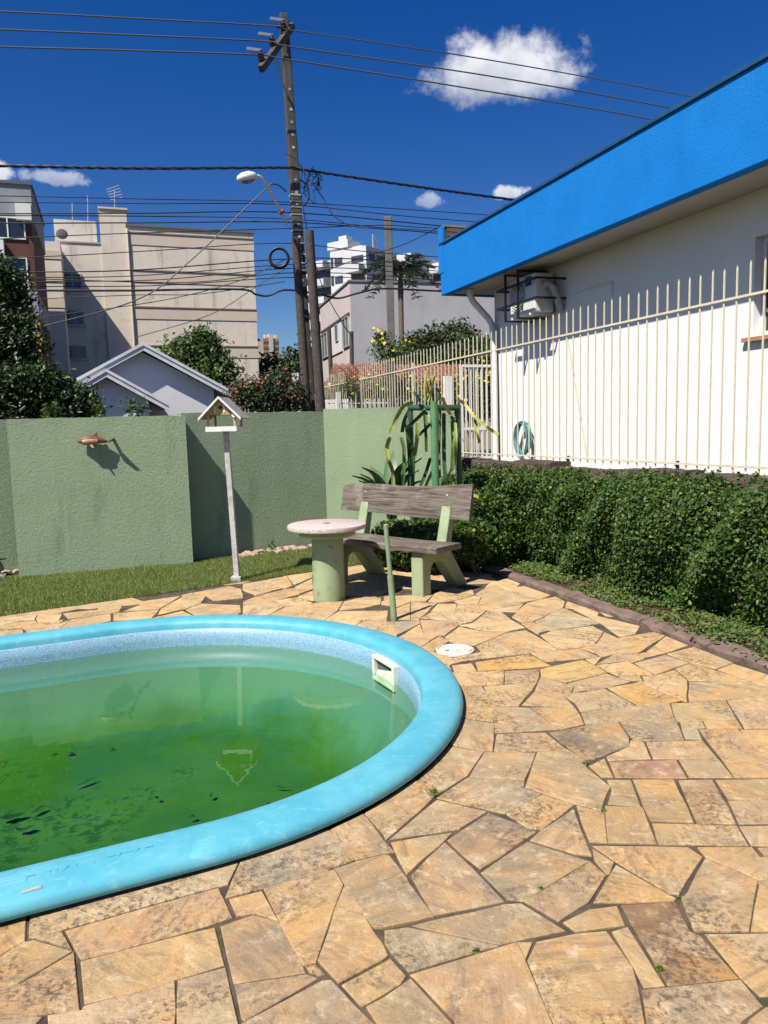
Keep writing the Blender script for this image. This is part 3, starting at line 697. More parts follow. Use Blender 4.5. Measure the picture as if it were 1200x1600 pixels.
def lay_stones():
    r = random.Random(3)
    allp = [(p, i) for i, p in enumerate(TRACED)] + [(p, -1) for p in fill_cells()]
    for poly, i in allp:
        lift = (.0 + r.uniform(-.0015, .002)) if i >= 0 else -.003+r.uniform(-.001, .001)
        me, (cx, cy) = stone_mesh(poly, r, lift)
        o = bpy.data.objects.new('stone', me); COL.objects.link(o); o.parent = pav; o.location = (cx, cy, 0)
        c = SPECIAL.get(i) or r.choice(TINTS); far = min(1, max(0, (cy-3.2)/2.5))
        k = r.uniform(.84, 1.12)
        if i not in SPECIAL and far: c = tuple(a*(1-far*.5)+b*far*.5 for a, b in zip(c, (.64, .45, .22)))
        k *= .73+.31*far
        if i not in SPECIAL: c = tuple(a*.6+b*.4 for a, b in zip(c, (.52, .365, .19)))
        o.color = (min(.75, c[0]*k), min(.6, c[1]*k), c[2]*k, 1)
lay_stones()

# ---------------------------------------------------------------- kerb of dark stone blocks
kerb = thing('garden_kerb', 'low kerb of dark brown stone blocks along the hedge bed', 'kerb', W(3.81, 0), YA)
r = random.Random(21); v = 1.4
while v < 8.0:
    L = r.uniform(.55, .95); e = min(v+L, 8.05); w = r.uniform(.13, .17); mb = MB(); nseg = 7
    for k in range(nseg+1):
        y = v+.006+(e-v-.012)*k/nseg; j = lambda a: r.uniform(-a, a)
        bend = -max(0, y-7.1)**2*.45
        mb.v += [(bend+j(.008), y, -.03), (bend+.004+j(.01), y, .022+j(.008)), (bend+.03+j(.01), y, .038+j(.008)), (bend+w-.03+j(.012), y, .045+j(.01)), (bend+w+j(.012), y, .02+j(.01)), (bend+w, y, -.03)]
    for k in range(nseg):
        for q in range(5): mb.f.append((k*6+q, k*6+q+1, k*6+q+7, k*6+q+6))
    mb.f += [tuple(range(6)), tuple(nseg*6+q for q in range(6))]
    mb.build('kerb_stone', M_KERB, kerb); v = e

# ================================================================ THE POOL
pool = thing('swimming_pool', 'oval swimming pool with cyan rim and murky green water', 'pool', PCEN, PA)
rings([(1.83,-.03),(1.83,.012),(1.896,.010),(1.912,.022),(1.915,.040),(1.908,.058),(1.892,.073),(1.86,.083),(1.80,.089),(1.74,.0885),(1.705,.083),(1.686,.07),(1.677,.05),(1.672,.015)], world_xy=False).build('rim', M_RIM, pool, smooth=True, sharp=False)
rings([(1.673,.018),(1.662,.012),(1.654,-.07),(1.650,-.125)], world_xy=False).build('waterline_band', M_BAND, pool, smooth=True, sharp=False)
rings([(1.651,-.122),(1.645,-.14),(1.62,-.22),(1.55,-.42),(1.47,-.54),(1.36,-.62),(1.2,-.665),(.9,-.69),(.4,-.70)], True, False).build('basin', M_BASIN, pool, smooth=True, sharp=False)
wt_o = rings([(1.66,-.80),(1.6585,-.115)], True, False)
nn_ = len(stadium(1)); wt_o.f.append(tuple(range(nn_))[::-1])
water = wt_o.build('water', M_WATER); water.location = PCEN; water.rotation_euler = (0, 0, PA); struct(water); tag(water, 'still green pool water')
# maker's word pressed into the rim, seen from the near side
def text_mesh(s, size, ext):
    cu = bpy.data.curves.new('lettering', 'FONT'); cu.body = s; cu.size = size; cu.extrude = ext; cu.bevel_depth = ext*.6
    ob = bpy.data.objects.new('tmp', cu); COL.objects.link(ob); dg = bpy.context.evaluated_depsgraph_get()
    me = bpy.data.meshes.new_from_object(ob.evaluated_get(dg)); bpy.data.objects.remove(ob); return me
tm = text_mesh('DIKLAZZE', .085, .0003); tm.materials.clear(); tm.materials.append(M_RIM)
inst(tm, 'lettering', pool, Matrix.Translation((-.60, -1.845, .0827)) @ Euler((R_(9), 0, 0)).to_matrix().to_4x4() @ Matrix.Diagonal((1.12, 1, 1, 1)))
pl = MB().box(-.03, .03, -.006, .006, -.001, .001); po = pl.build('label_plate', pm('paper_tag', (.36,.42,.42), (.30,.24,.2), 60, .5), pool); po.location = (-.57, -1.868, .0825); po.rotation_euler = (R_(22), 0, R_(3))
# skimmer mouth in the far right of the wall
def skimmer():
    ang = R_(1.5); rr0 = 1.655
    sk = thing('skimmer', 'white plastic skimmer mouth set in the pool wall', 'skimmer', pw(math.cos(ang)*rr0, math.sin(ang)*rr0, 0), PA+ang)
    w, zb, zt = .165, -.165, .012; mb = MB()
    o = [(-w, zb), (w, zb), (w, zt), (-w, zt)]; iw = .135; inn = [(-iw, zb+.022), (iw, zb+.022), (iw, zt-.022), (-iw, zt-.022)]
    x0, x1 = -.045, .02
    mb.v = [(x0, a, b) for a, b in o]+[(x0, a, b) for a, b in inn]+[(x1, a, b) for a, b in o]+[(x1, a, b) for a, b in inn]
    for i in range(4):
        j = (i+1) % 4; mb.f += [(i, j, 4+j, 4+i), (8+i, 8+j, j, i), (4+i, 4+j, 12+j, 12+i)]
    mb.build('frame', pm('plastic_white', (.70,.70,.62), (.6,.6,.5), 10, .4), sk, bevel=.006)
    b = MB(); b.box(-.014, -.010, -iw-.004, iw+.004, zb+.01, zt-.01); b.build('throat', pm('throat_dark', (.10,.13,.10), None, 1, .7), sk)
    f = MB(); f.extr([(-.038, -iw+.004, zb+.024), (-.038, iw-.004, zb+.024), (-.018, iw-.004, zb+.07), (-.018, -iw+.004, zb+.125)], (.004, 0, .002)); f.build('weir_flap', pm('flap_plastic', (.62,.62,.52), (.5,.52,.42), 9, .5), sk)
skimmer()
def floor_at(x, y, z=-.66):
    d = ray(x, y); return EYEP + d*((z-EYE)/d.z)
M_DEAD = pm('rotting_leaf', (.018,.03,.012), (.03,.05,.015), 20, .8)
LEAFS = [(195,1142,.17,.035,20),(252,1141,.13,.03,25),(112,1178,.06,.035,0),(135,1221,.15,.028,30),(440,1230,.11,.02,-20),(344,1132,.05,.02,20),(175,1170,.05,.02,0),(420,1257,.05,.04,0),(85,1178,.04,.02,0),(20,1275,.14,.06,10),(60,1264,.09,.04,40),(40,1294,.10,.05,0),(300,1276,.05,.03,10),(330,1242,.04,.03,60),(245,1246,.035,.03,0),(545,1202,.07,.03,0)]
LWHERE = ['long dark leaf at the upper left of the sunken leaves','long dark leaf right beside the longest one','round dark leaf at the far left of the pool floor','curled dark leaf near the middle of the pool floor','thin curved twig near the near rim','small dark leaf left of the reflected bird feeder','tiny dark leaf left of the middle of the pool floor','dark round leaf touching the near rim in view','tiny leaf left of the round dark leaf','ragged leaf cluster at the lower left corner','dark leaf above the ragged cluster','dark leaf below the ragged cluster','small leaf by the near rim left of the round one','tiny leaf just left of the thin curved twig','speck of leaf in the middle of the green floor','dark leaf under the right part of the near rim']
for (x, y, L, w, a), wh in zip(LEAFS, LWHERE):
    p = floor_at(x, y); rr = random.Random(x); n = 7; mb = MB()
    ps = [(L*(k/n-.5), w*.5*math.sin(math.pi*min(1, .08+k/n*.9))*rr.uniform(.7, 1.2), .006*math.sin(k*.9+x)) for k in range(n+1)]
    mb.v = [(a_, b_+.02*math.sin(a_*14), c_) for a_, b_, c_ in ps]+[(a_, -b_+.02*math.sin(a_*14), c_+.002) for a_, b_, c_ in ps]
    mb.f = [(k, k+1, n+2+k, n+1+k) for k in range(n)]
    o = mb.build('sunken_leaf', M_DEAD); o.location = (p.x, p.y, -.66); o.rotation_euler = (0, 0, R_(a)); tag(o, wh+' under water', 'leaf', 'dead leaves on the pool floor')

# drain lid in the paving
lid = thing('inspection_lid', 'round white lid set flush in the paving by the pool', 'lid', (*gp(711, 1016)[:2], 0))
M_LID = pm('lid_plastic', (.66,.62,.55), (.5,.46,.4), 9, .6, .2, 30, .002, stain=((.25,.2,.14), 12, .6, .58))
MB().lathe([(.138,-.01),(.138,.006),(.13,.010),(.122,.010),(.119,.004)], 40).build('ring', M_LID, lid)
MB().lathe([(.116,-.01),(.116,.008),(.111,.011),(.0,.012)], 40).build('disc', M_LID, lid)
MB().box(-.075, -.045, -.045, -.03, .0115, .0135).build('finger_slot', M_BLACK, lid)

# ================================================================ GREEN GARDEN WALLS
def wall_run(name, label, a, b, h, th, mat, base=-.05, nx=26, nz=10, seed=1, wob=.006):
    a, b = Vector((*a, 0)), Vector((*b, 0)); d = (b-a); L = d.length; rz = math.atan2(d.y, d.x)
    t = thing(name, label, 'wall', a, rz)
    r = random.Random(seed); mb = MB(); top = [h+r.uniform(-wob, wob)*.7 for _ in range(nx+1)]
    for i in range(nx+1):
        for k in range(nz+1):
            mb.v.append((L*i/nx, r.uniform(-wob, wob)*.5 if 0 < i < nx else 0, base+(top[i]-base)*k/nz))
    f = lambda i, k: i*(nz+1)+k
    for i in range(nx):
        for k in range(nz): mb.f.append((f(i,k), f(i+1,k), f(i+1,k+1), f(i,k+1)))
    o = len(mb.v)
    for i in range(nx+1): mb.v += [(L*i/nx, th, top[i]+.004), (L*i/nx, th, base)]
    for i in range(nx):
        mb.f += [(f(i,nz), f(i+1,nz), o+2*i+2, o+2*i), (o+2*i, o+2*i+2, o+2*i+3, o+2*i+1)]
    mb.f += [tuple(f(0,k) for k in range(nz+1))[::-1]+(o+1, o) if False else tuple([f(0,k) for k in range(nz, -1, -1)]+[o+1, o])]
    mb.f += [tuple([f(nx,k) for k in range(nz+1)]+[o+2*nx, o+2*nx+1])]
    mb.build('wall', mat, t, smooth=True)
    return t
FP_L, FP_R = gp(30, 902), gp(302, 880)
panel = wall_run('garden_wall', 'pale green roughcast wall panel that stands forward with a dolphin on it', FP_L.xy, FP_R.xy, 1.795, .14, M_GREEN, seed=4)
fd = (FP_R-FP_L).normalized(); fn = Vector((-fd.y, fd.x, 0))
# return wall hidden behind the panel; stepped rounded top shaped for its shadow
ret = MB(); q0 = FP_R - fd*.16
prof = [(.14,-.05),(.62,-.05),(.62,1.18),(.58,1.45),(.50,1.58),(.42,1.62),(.36,1.56),(.345,1.25),(.33,1.70),(.27,1.78),(.14,1.79)]
ret.extr([q0+fn*a+Vector((0,0,z)) for a, z in [(.14,-.05),(.62,-.05),(.62,1.2),(.57,1.5),(.48,1.64),(.40,1.66),(.36,1.60),(.35,1.5),(.33,1.69),(.28,1.77),(.14,1.785)]], fd*.155)
rt = thing('return_wall', 'short return wall behind the forward green panel beside the birdhouse', 'wall', (0,0,0)); ret.build('wall', M_GREEN, rt)
CORN = Vector((-.80, 10.60, 0)); rd = Vector((math.cos(R_(34.5)), math.sin(R_(34.5)), 0))
wall_run('garden_wall', 'shaded green back wall behind the birdhouse post', (CORN-rd*2.02).xy, CORN.xy, 1.83, .16, M_GREEN, seed=5)
LWE = Vector((1.0, 10.50, 0))
wall_run('garden_wall', 'sunlit green wall with mossy top behind the bench and cactus', CORN.xy, LWE.xy, 1.86, .16, M_GREEN2, seed=6)
lw0 = FP_L + fn*.42
wall_run('garden_wall', 'darker green wall at the left edge beside the forward panel', (lw0-Vector((math.cos(R_(32)),math.sin(R_(32)),0))*4.5).xy, (lw0+fd*.05).xy, 1.80, .16, M_GREEN, seed=7)

# ================================================================ RAISED TERRACE, RETAINING WALL
TZ = .90
ter = MB(); tp = [W(5.02, -3), W(40, -3), W(40, 18.9), W(4.9, 18.9), W(4.9, 11.2)]
ter.prism([(p.x, p.y) for p in tp], -.04, TZ); struct(tag(ter.build('terrace', pm('terrace_concrete', (.10,.09,.07), (.07,.06,.05), 2, .9, .4, 30)), 'raised terrace beside the neighbouring house'))
rw = thing('retaining_wall', 'dark rough stone retaining wall under the cream fence', 'wall', W(4.78, 0), YA)
r = random.Random(9)
for course in range(6):
    v = 1.0 - r.uniform(0, .4)
    z0 = -.02 + course*.188; h = .18
    while v < 11.5:
        L = r.uniform(.38, .95); e = min(v+L, 11.6); mb = MB(); n = 6
        zt = z0+h+(r.uniform(-.03, .045) if course == 5 else 0); dep = r.uniform(-.025, .025)
        for k in range(n+1):
            y = v+.007+(e-v-.014)*k/n; j = lambda a: r.uniform(-a, a)
            mb.v += [(dep+j(.012), y, z0+j(.006)), (dep-.018+j(.012), y, z0+h*.5), (dep+j(.012), y, zt-.03+j(.012)), (dep+.03+j(.012), y, zt+j(.01)), (.26, y, zt+j(.01)), (.26, y, z0)]
        for k in range(n):
            for q in range(6): mb.f.append((k*6+q, k*6+(q+1)%6, (k+1)*6+(q+1)%6, (k+1)*6+q))
        mb.f += [tuple(range(6)), tuple(n*6+q for q in range(6))]
        if course >= 4 or v > 8.0: mb.build('stone', M_WALLSTONE, rw)
        else:
            mb.build('stone', M_WALLSTONE, rw) if r.random() < .0 else None
        v = e
MB().box(.03, .25, 1.0, 11.6, -.03, 1.02).build('core', M_WALLSTONE, rw)

# ================================================================ NEIGHBOURING HOUSE
HU0, HV1 = 6.6, 12.43          # wall plane and its street end
house = thing('white_house', 'white single storey house with wide blue fascia', 'house', W(0, 0), YA)
w0, w1 = 5.55, 6.55; wz0, wz1 = 2.45, 3.50
mb = MB(); th = .22
for (a, b, c, d) in ((-3, w0, TZ-.03, 3.985), (w1, HV1, TZ-.03, 3.985), (w0, w1, TZ-.03, wz0), (w0, w1, wz1, 3.985)): mb.box(HU0, HU0+th, a, b, c, d)
mb.box(HU0+th, 15, HV1-th, HV1, TZ-.03, 3.985)
mb.build('wall', M_WHITE, house)
FB, FT, FU, FV = 3.985, 4.85, 5.90, 13.12
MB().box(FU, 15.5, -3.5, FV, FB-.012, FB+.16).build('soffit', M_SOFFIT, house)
fo = MB(); fo.box(FU-.03, FU+.12, -3.5, FV, FB-.03, FT); fo.box(FU+.12, 15.5, FV-.15, FV+.0, FB-.03, FT); fo.build('fascia', M_BLUE, house, bevel=.008)
MB().box(FU-.055, FU+.16, -3.5, FV+.02, FT, FT+.045).build('roof_edge_cap', M_BLUECAP, house, bevel=.006)
par = MB(); par.box(FU+.0, 9.5, FV-.13, FV+.05, FT+.05, FT+.30); pr = par.build('parapet', pm('timber_boards', (.13,.075,.05), (.07,.04,.03), 8, .8, .6, 30, .006), house)
MB().box(FU-.04, FU-.002, FV-.14, FV+.06, FT-.5, FT+.31).build('parapet_end', M_BLUE, house)
MB().box(FU-.01, 9.5, FV-.15, FV+.06, FT+.30, FT+.335).build('parapet_cap', pm('grey_cap', (.24,.23,.2), (.17,.16,.14), 5, .7), house)
for k in range(3): MB().box(FU+.05, 9.4, FV-.142, FV-.128, FT+.06+k*.08, FT+.125+k*.08).build('board', pm('parapet_board', (.17,.09,.06), (.10,.06,.04), 12, .8, .5, 40, .004), pr)
MB().box(FU+.12, 15.4, -3.4, FV-.16, FT-.25, FT-.2).build('roof', pm('roof_slab', (.3,.29,.27)), house)
win = MB(); win.box(HU0+.10, HU0+.15, w0, w0+.06, wz0, wz1); win.box(HU0+.10, HU0+.15, w1-.06, w1, wz0, wz1); win.box(HU0+.10, HU0+.15, w0+.06, w1-.06, wz0, wz0+.06); win.box(HU0+.10, HU0+.15, w0+.06, w1-.06, wz1-.06, wz1); win.box(HU0+.10, HU0+.15, w0+.06, w1-.06, wz0+.26, wz0+.30)
wf = win.build('window', M_WPAINT, house, bevel=.005)
MB().box(HU0+.118, HU0+.128, w0+.06, w1-.06, wz0+.06, wz1-.06).build('pane', M_GLASS, wf)
for k in range(9): MB().box(HU0+.085, HU0+.10, w1-.12-.0-k*.10, w1-.105-k*.10, wz0+.30, wz1-.06).build('bar', pm('dark_blue_grille', (.03,.035,.07)), wf)
MB().box(HU0-.06, HU0+.12, w0-.1, w1+.1, wz0-.045, wz0-.001).build('sill', pm('terracotta_sill', (.42,.20,.14), (.34,.16,.11), 12, .7), wf)
# rain pipe from the soffit down the corner
dp = MB(); c0 = (6.02, 12.55, FB); pts = [(6.12,12.42,FB-.01),(6.12,12.42,3.84),(6.18,12.42,3.74),(6.46,12.40,3.46),(6.50,12.36,3.36),(6.50,12.30,3.2),(6.50,12.26,TZ)]
dp.tube(pts, .055, 12).build('downpipe', M_WPAINT, house, smooth=True)
MB().tube([(6.12,12.42,FB-.03),(6.12,12.42,3.86)], .068, 12).build('pipe_collar', M_WPAINT, house, smooth=True)
mb = MB(); mb.box(HU0-.012, HU0-.001, 9.0, 9.02, 2.3, 3.5); mb.box(HU0-.012, HU0-.001, 9.02, 9.9, 3.48, 3.5); mb.build('conduit', M_WPAINT, house)

# ---------------------------------------------------------------- air conditioner and its cage
ac = thing('air_conditioner', 'white outdoor air conditioner unit under the blue eave', 'air conditioner', W(6.2, 10.78, 3.25), YA)
MB().box(0, .33, -.40, .40, .03, .61).build('casing', M_ACWHITE, ac, bevel=.018, seg=3)
fg = MB()
for rr_ in (.06, .10, .14, .18, .22):
    pts = [(-.012, .12+rr_*math.cos(t*math.pi/14), .32+rr_*math.sin(t*math.pi/14)) for t in range(29)]; fg.tube(pts, .007, 5, False)
for k in range(8): fg.bar((-.012, .12, .32), (-.012, .12+.23*math.cos(k*math.pi/4), .32+.23*math.sin(k*math.pi/4)), .008, .008)
fg.build('fan_grille', M_ACWHITE, ac)
MB().extr([(-.004, .12+.23*math.cos(t*math.pi/16), .32+.23*math.sin(t*math.pi/16)) for t in range(32)], (.003,0,0)).build('fan_opening', pm('fan_shadow', (.20,.20,.19)), ac)
for k in range(6): MB().box(.05, .30, -.408, -.398, .12+k*.05, .14+k*.05).build('vent', M_ACWHITE, ac)
bs = MB().box(-.004, .0005, -.30, -.12, .44, .58).build('badge', pm('badge_blue', (.01,.09,.42)), ac)
mk = MB(); mk.tube([(-.006, -.15, .49), (-.006, -.17, .52), (-.006, -.20, .50), (-.006, -.23, .525), (-.006, -.26, .51)], .008, 5).build('mark', M_WPAINT, bs)
for y in (-.28, .28): MB().box(-.02, .40, y-.02, y+.02, -.01, .03).build('bracket', M_ACWHITE, ac)
MB().tube([(.16,-.40,.42),(.17,-.50,.45),(.22,-.58,.35),(.28,-.60,.15),(.36,-.56,.04)], .055, 10).build('insulated_hose', pm('insulation', (.45,.44,.42), (.36,.35,.33), 12, .7), ac, smooth=True)
cg = thing('security_cage', 'black steel bar cage around the outdoor air conditioner', 'cage', W(6.2, 10.78, 3.25), YA)
for z in (.20, .49):
    MB().bar((-.10, -.62, z), (-.10, .62, z), .035, .035).build('bar', M_BLACK, cg)
    MB().bar((-.10, -.62, z), (.40, -.62, z), .03, .03).build('bar', M_BLACK, cg); MB().bar((-.10, .62, z), (.40, .62, z), .03, .03).build('bar', M_BLACK, cg)
for y in (-.10, .30): MB().bar((-.12, y, -.04), (-.12, y, .70), .03, .03).build('bar', M_BLACK, cg); MB().bar((-.12, y, .69), (.40, y, .69), .025, .025).build('bar', M_BLACK, cg); MB().bar((-.12, y, -.03), (.40, y, -.03), .025, .025).build('bar', M_BLACK, cg)

# ---------------------------------------------------------------- coiled hose on the wall
hs_ = thing('garden_hose', 'coiled teal garden hose hanging at the foot of the white wall', 'hose', W(6.5, 11.25, 1.1), YA)
hm = MB(); pts = []
for k in range(9*20+1):
    t = 2*math.pi*k/20; wv = 1+.06*math.sin(k*.37); pts.append((.03*math.sin(k*.23)-.03, .20*wv*math.cos(t)+.03*math.sin(k*.05), .24+.27*wv*math.sin(t)))
hm.tube(pts, .012, 6).build('coil', pm('teal_rubber', (.10,.25,.25), (.07,.19,.19), 9, .4), hs_, smooth=True)
MB().box(-.02, .06, -.05, .05, .46, .50).build('hanger', M_BLACK, hs_)

# ================================================================ CREAM SPEAR FENCE
FNU = 5.05
fence = thing('metal_fence', 'long cream metal spear fence on the dark stone wall', 'fence', W(FNU, 0), YA)
bm_ = MB(); s = .0058; hb = 2.845-1.13
bm_.add([(-s,-s,0),(s,-s,0),(s,s,0),(-s,s,0),(-s,-s,hb),(s,-s,hb),(s,s,hb),(-s,s,hb),(0,0,hb+.035)],
        [(3,2,1,0),(0,1,5,4),(1,2,6,5),(2,3,7,6),(3,0,4,7),(4,5,8),(5,6,8),(6,7,8),(7,4,8)])
barme = bm_.mesh('bar', M_CREAM)
r = random.Random(4); k = 0; v = 3.2
while v < 18.7:
    lean = Matrix.Rotation(r.uniform(-.006, .006), 4, 'X')
    inst(barme, 'bar', fence, Matrix.Translation((0, v, 1.13+r.uniform(-.012, .012))) @ lean); v += .1425
MB().box(-.016, -.0060, 3.1, 18.75, 2.59, 2.61).build('rail', M_CREAM, fence)
MB().box(-.016, -.0060, 3.1, 18.75, 1.167, 1.186).build('rail', M_CREAM, fence)
for v in (3.6, 5.9, 7.75, 10.1, 12.6, 15.6, 18.6): MB().box(.009, .03, v-.012, v+.012, 1.0, 1.2 if v < 12 else 2.7).build('post', M_BLACK if v < 12 else M_CREAM, fence)
MB().bar((.012, 7.75, 2.56), (.012, 7.35, 1.16), .012, .012).build('brace', M_CREAM, fence)
# white pedestrian gate between fence and house corner
gate = thing('white_gate', 'white metal gate beside the corner of the white house', 'gate', W(5.86, 12.3, TZ), YA)
for (a, b) in (((0,0,0),(0,0,1.74)), ((.68,0,0),(.68,0,1.74)), ((0,0,1.72),(.68,0,1.72)), ((0,0,.10),(.68,0,.10)), ((0,0,.62),(.68,0,.62))): MB().bar(a, b, .045, .045).build('frame', M_WPAINT, gate)
for k in range(6): MB().bar((.09+k*.1, 0, .1), (.09+k*.1, 0, 1.71), .018, .018).build('bar', M_WPAINT, gate)
gp_ = thing('gate_post', 'white square post where the cream fence meets the gate', 'post', W(5.62, 12.35, TZ), YA)
MB().box(-.06, .06, -.06, .06, -.03, 1.55).build('post', M_WPAINT, gp_)
# white street fence across the front
sf = thing('street_fence', 'low white bar fence along the street behind the green wall', 'fence', W(5.1, 18.8, 0), YA)
sm = MB().box(-.009, .009, -.009, .009, .95, 2.32).mesh('bar', M_WPAINT)
for k in range(46): inst(sm, 'bar', sf, Matrix.Translation((-2.0+k*.125+ (.0 if k % 12 else .03), 0, 0)))
for z in (1.2, 2.2): MB().box(-2.1, 3.8, .01, .03, z, z+.03).build('rail', M_WPAINT, sf)
for x in (-2.1, .4, 2.6, 3.8): MB().box(x-.05, x+.05, -.05, .05, .5, 2.5).build('post', M_WPAINT, sf)

# ================================================================ FURNITURE
# terrazzo table
tb = gp(513, 941); tb = Vector((tb.x, tb.y+.155, 0))
M_TERR = pm('pink_terrazzo', (.44,.33,.30), (.62,.52,.47), 75, .55, .3, 60, .002, .3, lo=.42, hi=.58, stain=((.17,.13,.10), 70, .7, .62))
table = thing('round_table', 'round pink terrazzo table on a green painted column', 'table', tb)
MB().lathe([(.150,-.01),(.152,.02),(.148,.62)], 40).build('column', M_GCONC, table, smooth=True, bevel=0)
MB().lathe([(.24,.60),(.262,.615),(.262,.668)], 40).build('collar', M_GCONC, table, smooth=True)
tt = MB().lathe([(.345,.664),(.366,.672),(.370,.69),(.366,.708),(.352,.716),(.05,.718),(.045,.718)], 64).build('table_top', M_TERR, table, smooth=True)
MB().lathe([(.035,.717),(.035,.7205),(.0,.721)], 20).build('centre_plug', M_KERB, tt)
# bench
fr_leg = gp(657, 930); ax = Vector((.77, -.638, 0)).normalized(); bx = Vector((-ax.y, ax.x, 0))
bl_ = gp(580, 888); bR = gp(712, 905)
bench = thing('park_bench', 'weathered plank bench on green concrete legs', 'bench', fr_leg, math.atan2(ax.y, ax.x))
M_WOOD = None
def wood():
    mt, t, p = newmat('weathered_wood'); tc = N(t, 'ShaderNodeTexCoord'); v = tc.outputs['Object']
    g = noise(t, mapv(t, v, (2.2, 40, 40)), 1.0, 7, .65, .8); g2 = noise(t, mapv(t, v, (5, 120, 120)), 1, 4, .6, .3)
    col = MIXC(t, SMOOTH(t, g, .34, .62), (.068,.052,.041), (.195,.163,.134)); col = MIXC(t, MA(t,'MULTIPLY',SMOOTH(t, g2, .5, .62),.6), col, (.06,.045,.037))
    col = MIXC(t, MA(t,'MULTIPLY',SMOOTH(t, noise(t, v, 5, 5, .6), .5, .68),.5), col, (.29,.255,.225))
    t.links.new(col, p.inputs['Base Color']); p.inputs['Roughness'].default_value = .85; p.inputs['Specular IOR Level'].default_value = .2
    bump(t, p, MA(t,'ADD',g,MA(t,'MULTIPLY',g2,.7)), .8, .006); return mt
M_WOOD = wood()
def plank(name, x0, x1, prof_fn, seed, nx=24):
    rr = random.Random(seed); mb = MB(); pr = []
    ns = None
    for i in range(nx+1):
        x = x0+(x1-x0)*i/nx; pf = prof_fn(i/nx, rr); ns = len(pf)
        mb.v += [(x+rr.uniform(-.004,.004)*(0 if 0 < i < nx else 1), a, b) for a, b in pf]
    for i in range(nx):
        for q in range(ns): mb.f.append((i*ns+q, i*ns+(q+1)%ns, (i+1)*ns+(q+1)%ns, (i+1)*ns+q))
    mb.f += [tuple(range(ns))[::-1], tuple(nx*ns+q for q in range(ns))]
    return mb.build(name, M_WOOD, bench)
LEG = .135; SPAN = 1.06
def legs(x):
    th = LEG
    arch = [(-.05,-.01),(.085,-.01),(.085,.20),(.10,.27),(.15,.30),(.25,.30),(.31,.27),(.55,-.01),(.72,-.01),(.46,.33),(.42,.40),(.40,.43),(.02,.43),(-.025,.415),(-.05,.37)]
    o = MB().extr([(x-th/2, a, b) for a, b in arch], (th, 0, 0)).build('leg', M_GCONC, bench, bevel=.012)
    back = [(.34,.43),(.45,.43),(.575,.98),(.50,.98)]
    MB().extr([(x-th/2+.012, a, b) for a, b in back], (th-.024, 0, 0)).build('back_support', M_GCONC, bench, bevel=.01)
legs(0); legs(-SPAN)
def seatp(t, r):
    e = .006*math.sin(t*9)+r.uniform(-.002,.002); z = .432+.006*math.sin(t*5+1); return [(-.10+e, z), (-.105+e, z+.045), (-.09+e, z+.055), (.30+e*.5, z+.052), (.31, z+.04), (.31, z)]
plank('seat', -SPAN-.20, .27, seatp, 2)
def backp(t, r):
    w_ = .012*math.sin(t*7+.5)+r.uniform(-.003,.003); lean = .20
    def P(off, h): return (.415+lean*(h-.62)+off, h)
    zb = .69+.012*(1-t)-.012*t+w_*.5; zt = .975+.04*t+w_+(-.012 if t < .04 else 0)
    return [P(0, zb), P(-.004, (zb+zt)/2), P(0, zt-.01), P(.012, zt), P(.042, zt), P(.048, zb)]
bk = plank('backrest', -SPAN-.33, .28, backp, 3)
for x in (-SPAN, 0):
    for z in (.77, .91): MB().lathe([(.009,0),(.009,.004),(.004,.007)], 10).build('bolt', pm('bolt_steel', (.45,.44,.42), None, 1, .4, metal=.8), bk).matrix_local = Matrix.Translation((x, .412+.20*(z-.62), z)) @ Matrix.Rotation(R_(90), 4, 'X')
# green pipe post by the pool
sp = gp(616, 968)
st = thing('pipe_post', 'short green pipe post with thicker sleeve standing before the bench', 'post', sp); st.rotation_euler = (0, R_(-3.6), R_(10))
MB().tube([(0,0,-.02),(0,0,.375)], .0265, 16).build('sleeve', M_GPAINT, st, smooth=True); MB().tube([(0,0,.375),(0,0,.79)], .0195, 16).build('pipe', M_GPAINT, st, smooth=True)
MB().lathe([(.0201,.785),(.0205,.80),(.012,.806)], 14).build('cap', M_GPAINT, st)

# bird feeder
bf0 = gp(371, 907)
M_FPOST = pm('grey_white_paint', (.50,.49,.46), (.34,.32,.29), 18, .7, .5, 50, .003, stain=((.15,.13,.11), 22, .7, .6))
M_FWOOD = pm('honey_wood', (.58,.40,.17), (.46,.28,.10), 20, .6, .3, 50, .002)
M_FDARK = pm('brown_wood', (.20,.10,.04), (.13,.065,.03), 18, .7)
bird = thing('bird_feeder', 'wooden bird feeder house on a tall white post in the lawn', 'bird feeder', bf0, R_(-4))
pz = 1.615
MB().bar((0,0,-.02),(-.045,0,pz-.02), .055, .055, up=(0,1,0)).build('post', M_FPOST, bird, bevel=.004)
MB().box(-.06, .05, -.05, .05, -.02, .05).build('foot', M_FPOST, bird, bevel=.008)
ox = -.05
MB().box(ox-.155, ox+.155, -.15, .15, pz-.02, pz).build('platform', M_FPOST, bird)
for s_ in (-1, 1):
    MB().box(ox-.163, ox+.163, s_*.157-.007, s_*.157+.007, pz-.02, pz+.03).build('rim_board', M_WPAINT, bird); MB().box(ox+s_*.162-.006, ox+s_*.162+.006, -.149, .149, pz-.02, pz+.025).build('rim_board', M_WPAINT, bird)
    for q in (-1, 1): MB().box(ox+s_*.14-.011, ox+s_*.14+.011, q*.135-.011, q*.135+.011, pz, pz+.155).build('corner_post', M_FWOOD, bird)
gz = pz+.15; az = gz+.165
